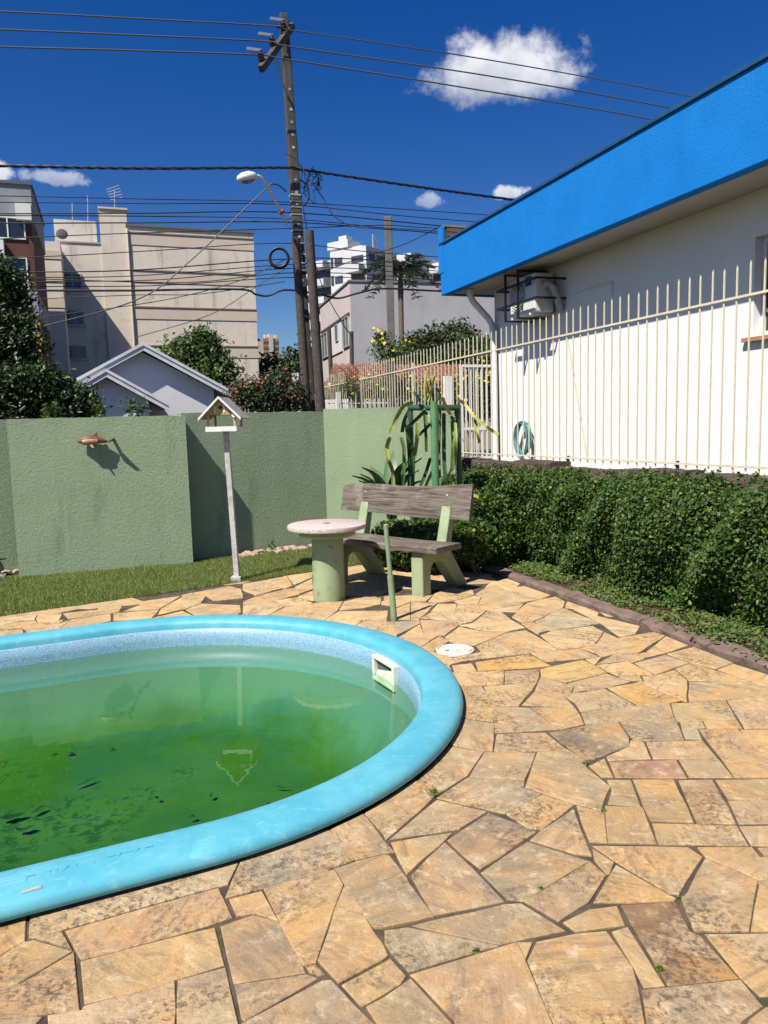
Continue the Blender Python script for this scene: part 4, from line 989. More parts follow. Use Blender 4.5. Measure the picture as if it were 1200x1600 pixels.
for q in (-1, 1):
    gb = MB().extr([(ox-.185, q*.135-.008, gz), (ox+.185, q*.135-.008, gz), (ox, q*.135-.008, az)], (0, .016, 0)).build('gable', M_FDARK if q > 0 else M_FWOOD, bird)
    if q < 0:
        MB().extr([(ox+.02*math.cos(t*math.pi/8)+.0, -.1445, gz+.075+.02*math.sin(t*math.pi/8)) for t in range(16)], (0, .002, 0)).build('hole', M_BLACK, gb)
        for xx in (-.06, .035): MB().box(ox+xx-.009, ox+xx+.009, -.149, -.143, gz+.02, gz+.10).build('trim', M_WPAINT, gb)
for s_ in (-1, 1):
    a = Vector((ox, 0, az+.02)); b = Vector((ox+s_*.222, 0, gz-.035)); d = (b-a); nrm = Vector((-d.z, 0, d.x)).normalized()*(.008 if s_ > 0 else -.008)
    ro = MB().extr([a+Vector((0,-.20,0)), b+Vector((0,-.20,0)), b+Vector((0,-.20,0))-nrm*2, a+Vector((0,-.20,0))-nrm*2], (0, .40, 0)).build('roof_board', pm('roof_grey', (.36,.33,.29), (.26,.23,.2), 14, .7, .4, 40), bird)
    MB().extr([a+Vector((0,-.212,.004)), b+Vector((0,-.212,.004)), b+Vector((0,-.212,-.022)), a+Vector((0,-.212,-.022))], (0, .011, 0)).build('barge_board', M_WPAINT, ro)
MB().lathe([(.024,-.004),(.026,.0),(.024,.004)], 18).build('ornament', M_WPAINT, bird).matrix_local = Matrix.Translation((ox+.145, -.17, gz-.005)) @ Matrix.Rotation(R_(80), 4, 'X')

# dolphin ornament on the panel
def dolphin():
    a = math.atan2(fd.y, fd.x); p = on(147, 690, fn, FP_L.dot(fn))
    t = thing('dolphin_ornament', 'small brown clay dolphin mounted on the pale green panel', 'ornament', p - fn*.062, a)
    M_D = pm('brown_clay', (.12,.062,.04), (.20,.10,.06), 14, .5, .3, 40, .003); M_DB = pm('orange_clay', (.50,.28,.15), (.40,.2,.1), 12, .5)
    n = 18; L = .36; mb = MB(); pts = []; rs = []
    for k in range(n+1):
        u = k/n; x = -L/2+L*u; z = .022*math.sin(u*3.6)-.012*u*0; rad = .060*(math.sin(math.pi*min(1, u*1.05+.03))**.65)*(1-.45*u)+.004
        if u < .16: rad *= .30+.70*(u/.16)**.8
        pts.append((x, -.012*math.sin(u*3), z)); rs.append(rad)
    mb.tube(pts, rs, 14); b = mb.build('body', M_D, t, smooth=True)
    be = MB(); be.tube([(x, y-.018, z-.014) for (x, y, z) in pts[3:12]], [r_*.78 for r_ in rs[3:12]], 12); be.build('belly', M_DB, t, smooth=True)
    MB().extr([(-.035, -.006, .05), (.03, -.006, .045), (.045, -.006, .072), (.042, -.006, .11), (.02, -.006, .098), (-.005, -.006, .075)], (0, .014, 0)).build('dorsal_fin', M_D, t, bevel=.004)
    tl = pts[-1]
    MB().extr([(tl[0]-.02, -.03, tl[2]+.0), (tl[0]+.02, -.09, tl[2]+.03), (tl[0]+.055, -.10, tl[2]+.05), (tl[0]+.03, 0, tl[2]+.012), (tl[0]+.055, .075, tl[2]+.03), (tl[0]+.02, .06, tl[2]+.01)], (0, 0, .012)).build('tail_fluke', M_D, t, bevel=.003)
    MB().extr([(-.06, -.05, -.02), (-.02, -.05, -.02), (.0, -.075, -.075), (-.02, -.07, -.07)], (0, .012, 0)).build('flipper', M_DB, t, bevel=.003)
    MB().tube([(0, .0, 0), (0, .09, 0)], .012, 8).build('mount', M_D, t)
dolphin()

# rocks along the foot of the back wall
rb = thing('rock_border', 'row of pale river stones at the foot of the green back wall', 'rocks', (0,0,0))
rr = random.Random(8); M_ROCK = pm('river_stone', (.42,.30,.21), (.27,.2,.15), 20, .8, .5, 30, .004)
for k in range(64):
    s_ = rr.uniform(.0, 1.55); off = rr.uniform(.05, .40); p = CORN - rd*s_ + Vector((rd.y, -rd.x, 0))*off; q = rr.uniform(.022, .055)
    MB().blob((0,0,0), (q*rr.uniform(1,1.5), q, q*.65), k, 1, .2).build('rock', M_ROCK, rb).location = (p.x, p.y, q*.4)
for k in range(12):
    p = lw0 - fd*rr.uniform(.0, .6) - fn*rr.uniform(.05, .45); q = rr.uniform(.03, .06); MB().blob((0,0,0), (q*1.2, q, q*.6), 90+k, 1, .2).build('rock', M_ROCK, rb).location = (p.x, p.y, q*.4)

# ================================================================ YARD PLANTS
M_HEDGE = leafmat('hedge_leaf', (.028,.066,.010), (.075,.135,.022), .5, .22, (.24,.25,.035))
M_COVER = leafmat('ground_cover_leaf', (.06,.10,.02), (.12,.175,.04), .55, .2, (.20,.17,.05))
M_TWIG = pm('twig', (.10,.07,.045), (.06,.045,.03), 10, .9)
def hedge():
    t = thing('hedge', 'dense dark green clipped hedge below the cream fence', 'hedge', W(4.5, 6, 0))
    n = 92000; P = []; Nn = []
    v = rng.uniform(2.0, 9.9, n); s = rng.uniform(0, 1, n)
    wob = .09*np.sin(v*2.1)+.07*np.sin(v*5.3+1)+.05*np.sin(v*11+2*s*6)
    top = 1.06 - .02*(v-5) + .035*np.sin(v*3.7)+.02*np.sin(v*9.1) - np.clip(v-8.6, 0, 2)*.12
    # profile from the foot (s=0) up the bulging face to the top back (s=1)
    ang = s*math.pi*.5
    bulge = .14*np.sin(s*9+v*3)*np.sin(v*4.3+1)
    u = 4.33 + .07*np.clip(1-s*2.4, 0, 1)**1.5 - .06*np.sin(s*math.pi) + .55*np.clip((s-.72)/.28, 0, 1)**1.3 + wob*.6 + bulge*.5 - np.clip(v-8.0,0,2)*.20
    z = np.where(s < .8, s/.8*top*.97+.02, top*(.97+.03*np.sin((s-.8)/.2*math.pi/2))) 
    dep = rng.exponential(.055, n); u = u + dep*.9; z = z - dep*.25*(s > .75) + rng.normal(0, .015, n)
    pts = np.stack([u*CU-v*SU, u*SU+v*CU, np.maximum(z, .01)], 1)
    nl = np.where(s[:, None] < .78, np.array([-CU*.8, -SU*.8, .55]), np.array([-CU*.3, -SU*.3, .9]))
    fo = leaves('foliage', pts - np.array(t.location), .038, M_HEDGE, t, nl, .6, .62); 
    # sprigs that stick out of the outline
    k = 900; vi = rng.uniform(2.2, 9.2, k); ss = rng.uniform(.2, 1, k); pp = []
    for a, b in zip(vi, ss):
        u0 = 4.33+.5*max(0, (b-.72)/.28); z0 = min(1.06-.02*(a-5), b/.8*1.05)
        base = W(u0, a, z0); d = Vector((-CU*rng.uniform(0, .8), -SU*.3+rng.uniform(-.4, .4), rng.uniform(.3, 1))).normalized()
        for q in range(6): pp.append(tuple(base + d*(.02+.017*q) + Vector(rng.normal(0, .012, 3))))
    leaves('sprigs', np.array(pp)-np.array(t.location), .04, M_HEDGE, t, None, .8, .6)
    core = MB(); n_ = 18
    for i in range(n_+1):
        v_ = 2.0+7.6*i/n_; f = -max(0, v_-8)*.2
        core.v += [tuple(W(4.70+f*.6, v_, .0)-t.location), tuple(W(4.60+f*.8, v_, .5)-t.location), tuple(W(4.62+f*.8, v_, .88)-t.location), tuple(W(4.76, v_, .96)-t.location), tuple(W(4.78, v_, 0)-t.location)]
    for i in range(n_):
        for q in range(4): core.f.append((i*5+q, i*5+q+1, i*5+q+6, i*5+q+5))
    core.build('shade_core', pm('hedge_shade', (.02,.03,.01), (.03,.03,.015), 12, .95), t)  # solid inner core; the hedge's inner shade is put into its dark colour
hedge()
def low_bush(name, label, cs, rad, n, size, mat, cat='shrub', inner=.5, flowers=None):
    c0 = Vector(cs[0]); t = thing(name, label, cat, (c0.x, c0.y, 0)); P = []
    for c in cs:
        k = n//len(cs); P.append(shellpts((0,0,0), rad, k, inner)*rng.uniform(.8, 1.15)+np.array(c)-np.array(t.location))
    P = np.concatenate(P); P[:, 2] = np.abs(P[:, 2])
    leaves('foliage', P, size, mat, t, None, 1, .6)
    for c in cs:
        for k in range(3): MB().tube([(c[0]-c0.x+rng.normal(0,.05), c[1]-c0.y+rng.normal(0,.05), 0), (c[0]-c0.x+rng.normal(0,.1), c[1]-c0.y+rng.normal(0,.1), c[2]*1.1)], [.012, .005], 5).build('stem', M_TWIG, t)
    if flowers:
        q = P[rng.choice(len(P), flowers[1])]*np.array([1.04,1.04,1.03])+np.array([0,-.02,.01]); leaves('blossoms', q, flowers[2], flowers[0], t, np.array([0,-.7,.6]), .5, .9)
    return t
low_bush('low_shrub', 'dark leafy shrub growing under and behind the bench seat', [(.25,8.35,.3),(.55,8.15,.33),(.8,8.4,.38),(.1,8.75,.22),(.95,8.05,.36),(.6,8.8,.4)], (.30,.26,.30), 15000, .05, M_HEDGE)
low_bush('low_shrub', 'dark shrub filling the corner behind the cactus frame', [(1.1,9.0,.45),(1.3,9.5,.5),(1.2,8.6,.42),(.9,9.6,.45)], (.36,.34,.42), 13000, .05, M_HEDGE)
def cover():
    n = 13000; v = rng.uniform(1.8, 8.2, n); k = rng.beta(1.6, 1.2, n); u = 3.93+.52*k
    dens = np.sin(v*3.1+1)*np.sin(v*7.7)+.6*np.sin(u*23+v*3); keep = (dens+rng.uniform(-.9, .9, n) > -.2); u, v = u[keep], v[keep]
    over = (v < 4.75); u = np.where(over, u-.16*rng.uniform(0, 1, len(u)), u)
    z = .012+rng.uniform(0, .045, len(u))+np.where(over, .03, 0)
    o = leaves('ground_cover', np.stack([u*CU-v*SU, u*SU+v*CU, z], 1), .029, M_COVER, None, np.array([-.2,-.1,1]), .5, .7)
    tag(o, 'low creeping leaves between kerb and hedge', 'ground cover', kind='stuff')
cover()
def grass():
    M_G = leafmat('grass_blade', (.10,.155,.03), (.27,.31,.09), .6, .3, (.44,.40,.2))
    pts = []
    n = 260000; x = rng.uniform(-5.4, .2, n); y = rng.uniform(5.2, 10.2, n); P = LAWN; ins = np.zeros(n, bool); j = len(P)-1
    for i in range(len(P)):
        xi, yi = P[i]; xj, yj = P[j]; c = ((yi > y) != (yj > y)) & (x < (xj-xi)*(y-yi)/((yj-yi) or 1e-9)+xi); ins ^= c; j = i
    x, y = x[ins], y[ins]; n = len(x)
    a = rng.uniform(0, 2*np.pi, n); h = rng.uniform(.012, .034, n)*(1+.3*np.sin(x*6)*np.sin(y*5)); w = rng.uniform(.0022, .0042, n); le = rng.uniform(.1, 1.1, n)*h
    b = rng.uniform(0, 2*np.pi, n)
    p0 = np.stack([x-np.cos(a)*w, y-np.sin(a)*w, np.full(n, -.004)], 1); p1 = np.stack([x+np.cos(a)*w, y+np.sin(a)*w, np.full(n, -.004)], 1); p2 = np.stack([x+np.cos(b)*le, y+np.sin(b)*le, h], 1)
    V = np.stack([p0, p1, p2], 1).reshape(-1, 3); me = bpy.data.meshes.new('grass'); me.vertices.add(3*n); me.vertices.foreach_set('co', V.ravel())
    me.loops.add(3*n); me.polygons.add(n); me.loops.foreach_set('vertex_index', np.arange(3*n, dtype=np.int32)); me.polygons.foreach_set('loop_start', np.arange(0, 3*n, 3, dtype=np.int32))
    me.materials.append(M_G); me.update(calc_edges=True); o = bpy.data.objects.new('grass', me); COL.objects.link(o); tag(o, 'short mown grass in front of the green walls', 'grass', kind='stuff')
grass()

# cactus on its pipe frame
def flat_stem(mb, pts, w, ridge=.45):
    pts = [Vector(p) for p in pts]; n = len(pts); o = len(mb.v); prev = None
    for i, p in enumerate(pts):
        d = (pts[min(i+1, n-1)]-pts[max(i-1, 0)]).normalized()
        a = (d.cross(Vector((.3, 1, .1))) if prev is None else prev-d*prev.dot(d)).normalized(); prev = a; b = d.cross(a)
        k = w*(1 if 0 < i < n-1 else .35)*(1+.05*(1 if i % 2 else -1))
        for t, q in ((0, 1), (1.05, .30), (2.09, 1), (3.14, .30), (4.19, 1), (5.24, .30)): mb.v.append(tuple(p+(a*math.cos(t)+b*math.sin(t))*k*q))
    for i in range(n-1):
        for q in range(6): mb.f.append((o+i*6+q, o+i*6+(q+1)%6, o+(i+1)*6+(q+1)%6, o+(i+1)*6+q))
    mb.f += [tuple(o+q for q in range(6))[::-1], tuple(o+(n-1)*6+q for q in range(6))]
def bez(p, n=14):
    P = [Vector(q) for q in p]; out = []
    m_ = len(P)-1
    for i in range(n+1):
        t = i/n*m_; k = min(int(t), m_-1); f = t-k; a = P[max(k-1, 0)]; b = P[k]; c = P[k+1]; d = P[min(k+2, m_)]
        out.append(.5*((2*b)+(-a+c)*f+(2*a-5*b+4*c-d)*f*f+(-a+3*b-3*c+d)*f**3))
    return out
FY = 8.75
def fp(x, y, dy=0.0): return at(x, y, FY+dy)
frame = thing('plant_frame', 'dark green pipe frame that carries the hanging cactus', 'frame', (fp(678, 700).x, FY, 0))
FO = Vector(frame.location)
def leg(x, dy, y0=627):
    a = fp(x, y0, dy); return MB().tube([(a.x-FO.x, a.y-FO.y, 0), (a.x-FO.x, a.y-FO.y, a.z)], .042 if x == 678 else .03, 16).build('post', M_GMETAL if x != 678 else pm('green_enamel', (.11,.25,.11), (.085,.2,.09), 6, .45, .1, 40), frame, smooth=True)
leg(678, -.28); leg(641, .0, 632); leg(716, .05, 632); leg(683, .32, 632)
def beam(x0, d0, x1, d1, y=637):
    a, b = fp(x0, y, d0), fp(x1, y, d1); MB().tube([a-FO, b-FO], .034, 14).build('beam', M_GMETAL, frame, smooth=True)
beam(641, 0, 678, -.24); beam(678, -.24, 716, .05); beam(716, .05, 683, .32); beam(683, .32, 641, 0)
M_CAC = [pm('cactus_green', (.06,.13,.035), (.12,.20,.05), 7, .45, .2, 30), pm('cactus_yellow', (.28,.30,.06), (.18,.24,.05), 6, .45, .2, 30), pm('cactus_dark', (.03,.075,.03), (.05,.10,.035), 6, .45), pm('cactus_dry', (.44,.34,.13), (.32,.28,.08), 9, .6)]
cac = thing('climbing_cactus', 'climbing cactus with long drooping stems over the green pipe frame', 'cactus', FO)
STEMS = [  # pixels traced on the plant's own depth, depth offset, width, tone
 ([(646,628),(632,633),(622,648),(613,668),(609,676)], -.25, .030, 1), ([(609,682),(604,700),(606,718),(612,735),(614,760)], -.2, .033, 1), ([(640,640),(632,655),(628,675)], -.1, .03, 2),
 ([(665,640),(655,650),(640,664),(634,668)], -.2, .03, 2), ([(652,660),(651,685),(647,712)], -.15, .033, 1), ([(634,655),(638,690),(640,730),(638,780)], .0, .036, 2), ([(626,682),(631,705),(630,740),(628,775)], -.05, .03, 0),
 ([(645,700),(645,740),(641,790)], .05, .03, 2), ([(663,645),(665,680),(666,706)], .1, .026, 0), ([(672,662),(660,674),(654,680)], -.2, .026, 2), ([(672,715),(665,738),(656,760)], .05, .03, 2), 
 ([(686,640),(685,680),(684,720),(686,760)], .05, .036, 0), ([(693,645),(693,690),(694,730),(698,760)], .1, .034, 2), ([(711,660),(712,690),(710,720),(700,745),(692,765)], -.15, .026, 1), ([(706,650),(708,690),(706,735)], .0, .036, 0),
 ([(714,625),(724,630),(736,645),(742,653)], -.2, .026, 3), ([(743,653),(758,666),(770,674),(779,680)], -.25, .026, 1), ([(742,655),(745,675),(749,692)], -.2, .022, 1), ([(690,620),(696,634),(704,648)], -.4, .026, 3),
 ([(665,628),(664,605),(667,580)], -.1, .022, 1), ([(670,628),(673,605),(678,587)], -.12, .036, 1), ([(668,630),(670,600),(671,592)], -.05, .022, 3), ([(655,628),(651,618),(647,612)], -.2, .03, 2), ([(684,625),(686,612),(687,608)], -.1, .026, 2),
 ([(660,640),(668,650),(669,662)], -.25, .034, 0), ([(720,770),(730,765),(742,778)], -.6, .03, 1), ([(722,762),(736,772),(748,776)], -.55, .024, 1), ([(676,735),(668,752),(660,775)], -.1, .03, 1)]
for ps, dy, w, tone in STEMS:
    q = [fp(x, y, dy+.12*math.sin(i*1.3+x))-FO for i, (x, y) in enumerate(ps)]; mb = MB(); flat_stem(mb, bez(q, max(12, 5*len(q)+3)), w*.82); mb.build('stem', M_CAC[tone], cac)
def agave(name, label, base, n, L, w, mat, tilt=(.35, 1.1), seed=1, z0=0):
    t = thing(name, label, 'agave', base); r = random.Random(seed)
    for k in range(n):
        a = 2*math.pi*k/n*2.4+r.uniform(-.2, .2); el = r.uniform(*tilt); l = L*r.uniform(.75, 1.1); mb = MB(); m_ = 7
        for i in range(m_+1):
            u = i/m_; rr_ = l*u*math.cos(el-.35*u*u); z = l*u*math.sin(el-.35*u*u)+z0; ww = w*(.55+1.3*u-1.85*u*u)*(1 if i < m_ else .1)
            c = Vector((rr_*math.cos(a), rr_*math.sin(a), z)); s_ = Vector((-math.sin(a), math.cos(a), 0))*max(ww, .002)
            mb.v += [tuple(c-s_+Vector((0,0,ww*.45))), tuple(c-Vector((0,0,.012))), tuple(c+s_+Vector((0,0,ww*.45))), tuple(c+Vector((0,0,.006)))]
        for i in range(m_):
            for q in range(4): mb.f.append((i*4+q, i*4+(q+1)%4, (i+1)*4+(q+1)%4, (i+1)*4+q))
        mb.build('leaf', mat, t, smooth=True)
    return t
M_AG = pm('agave_leaf', (.055,.12,.05), (.10,.17,.06), 4, .45, .1, 20); M_AGD = pm('agave_dark', (.03,.06,.025), (.05,.09,.03), 5, .5)
agave('agave', 'spiky green agave behind the left end of the bench', at(612, 800, 8.9).xy.to_3d(), 15, .82, .11, M_AG, (1.12, 1.52), 2, .50)
agave('agave', 'small dark agave at the foot of the shaded back wall', (*gp(350, 862)[:2], 0), 12, .26, .022, M_AGD, (.2, 1.3), 3)
agave('agave', 'tiny spiky plant among the stones by the back wall', (*gp(420, 858)[:2], 0), 9, .18, .016, M_AGD, (.3, 1.4), 4)
agave('agave', 'dark agave at the left edge beside the forward wall panel', (lw0-fd*.42-fn*.22).xy.to_3d(), 12, .36, .05, M_AGD, (.3, 1.2), 5)
# tufts in the paving joints
M_TUFT = leafmat('weed', (.10,.16,.03), (.16,.22,.05), .6, .3)
for (x, y, s_, lab) in ((679, 1241, .07, 'grass tuft in the joint beside the pool rim'), (915, 1194, .035, 'weed in the joint by the grey stone'), (944, 1267, .03, 'weed at the corner of the curved stone'), (744, 1487, .03, 'weed in the long joint above the large bottom stones'), (1030, 1514, .035, 'weed beside the brown stone'), (845, 1388, .022, 'small weed between the large grey stones'), (1061, 1402, .02, 'small weed above the brown stone')):
    p = gp(x, y); s_ *= .8; n = 26 if s_ > .05 else 24; d = rng.normal(size=(n, 3)); d[:, 2] = np.abs(d[:, 2])*1.3+.25; d /= np.linalg.norm(d, axis=1)[:, None]
    o = leaves('weed', d*s_*.5*rng.uniform(.5, 1, (n, 1)), s_*.9, M_TUFT, None, None, 1, .10 if s_ > .05 else .4, .3, .05, dirs=d); o.location = (p.x, p.y, -.004); tag(o, lab, 'weed', 'weeds in the paving joints')

# ================================================================ STREET AND BACKGROUND
road = MB(); rp = [W(-60, 19.6), W(60, 19.6), W(60, 26.5), W(-60, 26.5)]
struct(tag(road.add([(p.x, p.y, -.02) for p in rp], [(0,1,2,3)]).build('road', pm('asphalt', (.055,.055,.056), (.045,.045,.045), 3, .9, .4, 60)), 'asphalt street beyond the wall'))
def frame_at(p, ang): return Vector((p.x, p.y, 0)), ang
def local(p, o, ang):
    d = Vector(p)-Vector(o); return Vector((d.x*math.cos(ang)+d.y*math.sin(ang), -d.x*math.sin(ang)+d.y*math.cos(ang), p[2]))
def loc_on(x, y, o, ang, ly=0.0):
    n = Vector((-math.sin(ang), math.cos(ang), 0)); return local(on(x, y, n, Vector((o[0],o[1],0)).dot(n)+ly), o, ang)
def window(parent, x0, x1, z0, z1, y=0.0, panes=2, fm=None, sill=False, depth=.06, axis='x'):
    """a framed window standing on the wall face at local y (facing -y) or local x (facing -x)"""
    f = .05 if x1-x0 > .5 else .03; mb = MB()
    def B(m_, a, b, c, d, e, g):
        m_.box(a, b, c, d, e, g) if axis == 'x' else m_.box(c, d, a, b, e, g)
    B(mb, x0, x0+f, y-depth, y-.002, z0, z1); B(mb, x1-f, x1, y-depth, y-.002, z0, z1); B(mb, x0+f, x1-f, y-depth, y-.002, z0, z0+f); B(mb, x0+f, x1-f, y-depth, y-.002, z1-f, z1)
    for k in range(1, panes):
        xm = x0+(x1-x0)*k/panes; B(mb, xm-f*.5, xm+f*.5, y-depth+.004, y-.002, z0+f, z1-f)
    w_ = mb.build('window', fm or M_GREYFRAME, parent)
    for k in range(panes):
        pm_ = MB(); xa = x0+(x1-x0)*k/panes+f*.5; xb = x0+(x1-x0)*(k+1)/panes-f*.5; B(pm_, xa, xb, y-.025, y-.01, z0+f*.9, z1-f*.9); pm_.build('pane', M_GLASS, w_)
    if sill:
        sm_ = MB(); B(sm_, x0-.08, x1+.08, y-.12, y-.003, z0-.08, z0-.003); sm_.build('sill', fm or M_GREYFRAME, w_)
    return w_
# ---- brick apartment block at the far left
M_BRICK = pm('brick_far', (.12,.05,.033), (.09,.04,.028), 3, .9, .4, 12, .02); M_GPL = pm('grey_plaster', (.27,.28,.30), (.23,.24,.26), 1.2, .85, streak=((.2,.2,.2), 2, .4)); M_ORANGE = pm('orange_tile', (.50,.24,.10), (.42,.2,.08), 2, .85)
c = at(45, 290, 32.0); bo = Vector((c.x, c.y, 0)); zt = c.z
BV = Vector((c.x, c.y, 0)).dot(VV); BD = Vector((*at(395, 365, 45.0)[:2], 0)).dot(VV)-2.0-BV-1.6
brick = thing('brick_building', 'brick and grey plaster apartment block at the far left', 'building', bo, YA)
MB().box(-14, 0, 0, BD, -.1, zt-1.35).build('wall', M_BRICK, brick)
MB().box(-14, .06, -.05, BD+.05, zt-1.35, zt).build('top_storey', M_GPL, brick)
MB().box(-14.1, .12, -.12, BD+.1, zt, zt+.12).build('coping', pm('dark_coping', (.1,.1,.11)), brick)
for k, z in enumerate((zt-5.1, zt-8.2, zt-11)): MB().box(-14, .02, -.03, BD+.02, z, z+.95).build('band', M_GPL, brick)
MB().box(-.5, .03, -.02, .3, -.1, zt-5.4).build('corner_tile', M_ORANGE, brick)
MB().box(-10, -.3, BD+.0, BD+1.5, -.1, 7.2).build('annex', M_GPL, brick)
p0 = loc_on(0, 338, bo, YA); p1 = loc_on(41, 375, bo, YA)
window(brick, p1.x-2.6, p1.x, p1.z, p0.z, 0, 4, M_WPAINT); window(brick, p1.x-6.5, p1.x-3.4, p1.z, p0.z, 0, 4, M_WPAINT)
q = loc_on(46, 452, bo, YA); window(brick, q.x-2.4, q.x, q.z, q.z+1.25, 0, 3, M_WPAINT)
q = loc_on(40, 540, bo, YA); window(brick, q.x-2.4, q.x, q.z, q.z+1.25, 0, 3, M_WPAINT)
a_ = MB().box(p1.x-.1-.7+.5, p1.x+.28, -.32, -.02, p1.z+.72, p1.z+1.35).build('window_unit', M_ACWHITE, brick)
q = loc_on(0, 378, bo, YA); MB().box(q.x-.4, q.x+.16, -.42, -.03, q.z-.55, q.z).build('window_unit', M_ACWHITE, brick)

# ---- beige apartment block
M_BEI = pm('beige_render', (.70,.61,.50), (.63,.55,.45), .5, .9, .2, 8, .02, streak=((.26,.22,.185), 1.9, .8), stain=((.40,.33,.26), 1.4, .5, .56)); M_BEID = pm('tan_band', (.60,.50,.40), (.56,.46,.36), .8, .9)
c = at(395, 365, 45.0); n_ = VV; Vb = Vector((c.x, c.y, 0)).dot(VV)
l = onV(198, 357, Vb); bo = Vector((l.x, l.y, 0))
bei = thing('beige_building', 'tall beige apartment block with blank side wall and roof tower', 'building', bo, YA)
zr = c.z; rx = (Vector((c.x, c.y, 0))-bo).dot(UV)
MB().box(0, rx, 0, 14, -.1, zr).build('wall', M_BEI, bei)
MB().box(-.05, rx+.08, -.08, 14.05, zr, zr+.12).build('coping', pm('dark_coping2', (.13,.12,.12)), bei)
for yy in (384, 441, 497, 556):
    z = loc_on(300, yy, bo, YA).z; MB().box(.1, rx+.03, -.03, 14.02, z-.1, z+.52).build('floor_band', M_BEID, bei)
    MB().box(.1, rx+.05, -.07, 14.03, z+.52, z+.58).build('floor_line', pm('shadow_line', (.3,.24,.18)), bei)
zl = loc_on(130, 380, bo, YA, .25).z; lx = loc_on(97, 400, bo, YA, .25).x
MB().box(lx-.2, 0, .25, 12, -.1, zl).build('side_wing', M_BEI, bei)
MB().box(lx-.2, .0, .2, 12, zl, zl+.07).build('wing_coping', pm('wing_coping_m', (.4,.36,.31)), bei)
fx0 = loc_on(64, 400, bo, YA, -2.0).x; fx1 = loc_on(95, 400, bo, YA, -2.0).x; zf = loc_on(80, 377, bo, YA, -2.0).z
MB().box(fx0-3, fx1, -2.0, 8, -.1, zf).build('front_wing', pm('cream_render', (.70,.62,.52), (.64,.56,.47), .6, .9), bei)
for yy in (402, 438, 478): z = loc_on(80, yy, bo, YA, -2.0).z; MB().box(fx0-3, fx1+.02, -2.03, 8, z-.08, z+.35).build('floor_band', M_BEID, bei)
for (x0, x1, y0, y1) in ((99, 127, 428, 451), (104, 131, 486, 508), (108, 135, 540, 561)):
    a = loc_on(x0, y1, bo, YA, .25); b = loc_on(x1, y0, bo, YA, .25); window(bei, a.x, b.x, a.z, b.z, .25, 2, M_GREYFRAME, True, .09)
a = loc_on(158, 380, bo, YA, .2); b = loc_on(197, 329, bo, YA, .2)
tw = MB().box(a.x, b.x, .15, 3.2, a.z-9, b.z).build('roof_tower', M_BEI, bei); MB().box(a.x-.06, b.x+.06, .08, 3.3, b.z, b.z+.1).build('tower_cap', M_BEID, tw)
a = loc_on(86, 378, bo, YA, 3.0); b = loc_on(150, 346, bo, YA, 3.0)
MB().box(a.x, b.x, 3.0, 6.5, a.z-1, b.z).build('water_tank', pm('tank_white', (.60,.57,.52), (.5,.47,.43), .8, .85, streak=((.16,.15,.14), 2.2, .9)), bei)
d_ = loc_on(97, 366, bo, YA, 1.0); MB().lathe([(.03,.06),(.18,.045),(.29,.0),(.30,.01)], 20).build('satellite_dish', pm('dish_grey', (.05,.05,.055)), bei).matrix_local = Matrix.Translation((d_.x, 1.0, d_.z)) @ Matrix.Rotation(R_(75), 4, 'X')
for (x, y0, y1) in ((179, 329, 296), (137, 346, 306), (113, 346, 318)):
    a = loc_on(x, y0, bo, YA, 1.5); b = loc_on(x, y1, bo, YA, 1.5); am = MB().tube([(a.x, 1.5, a.z-.3), (b.x, 1.5, b.z)], .025, 5)
    if x == 179:
        for k in range(5): am.bar((b.x-.45+.05*k, 1.5, b.z-.05-.13*k), (b.x+.25+.12*k*.3, 1.5, b.z+.25-.16*k), .03, .03)
    am.build('antenna', M_GREYFRAME, bei)
a = loc_on(196, 360, bo, YA); MB().tube([(.02, -.06, zr-.2), (.03, -.06, 2)], .07, 6).build('rain_pipe', M_BEID, bei)

# ---- white gabled cottage in front of it
M_COT = pm('cottage_white', (.70,.70,.69), (.64,.64,.64), 1.2, .85, .2, 20); M_BARGE = pm('barge_white', (.70,.70,.70), (.60,.6,.6), 3, .6)
c = at(223, 540, 26.0); co = Vector((c.x, c.y, 0)); ca = R_(24)
cot = thing('white_cottage', 'white cottage with two stepped gables behind the green wall', 'house', co, ca)
def gable(ax, az, slope, hl, hr, y, name, ov=.75, back=7, wl=None, wr=None):
    zl_, zr_ = az-slope*hl, az-slope*hr
    MB().extr([(ax-hl+.1, y, -.1), (ax+hr-.1, y, -.1), (ax+hr-.1, y, zr_+.02), (ax, y, az-.10), (ax-hl+.1, y, zl_+.02)], (0, back, 0)).build('wall', M_COT, cot)
    for s_, h in ((-1, hl), (1, hr)):
        e = (ax+s_*(h+.45), az-slope*(h+.45))
        rf = MB().extr([(ax, y-ov, az+.12), (e[0], y-ov, e[1]+.12), (e[0], y-ov, e[1]), (ax, y-ov, az)], (0, back+ov, 0)).build('roof', pm('grey_sheet_roof', (.35,.35,.36), (.28,.28,.29), 2, .6), cot)
        MB().extr([(ax, y-ov-.05, az+.16), (e[0]+s_*.03, y-ov-.05, e[1]+.16), (e[0]+s_*.03, y-ov-.05, e[1]-.08), (ax, y-ov-.05, az-.08)], (0, .045, 0)).build('barge_board', M_BARGE, rf)
        MB().extr([(ax, y-ov-.08, az+.18), (e[0]+s_*.03, y-ov-.08, e[1]+.18), (e[0]+s_*.03, y-ov-.08, e[1]+.08), (ax, y-ov-.08, az+.08)], (0, .028, 0)).build('drip_edge', M_BARGE, rf)
ap = loc_on(223, 536, co, ca, -.75); er = loc_on(362, 612, co, ca, -.75); sl_ = (ap.z-er.z)/(er.x-ap.x)
gable(ap.x, ap.z-.16, sl_, 3.3, er.x-ap.x-.45, -.43, 'main', .32)
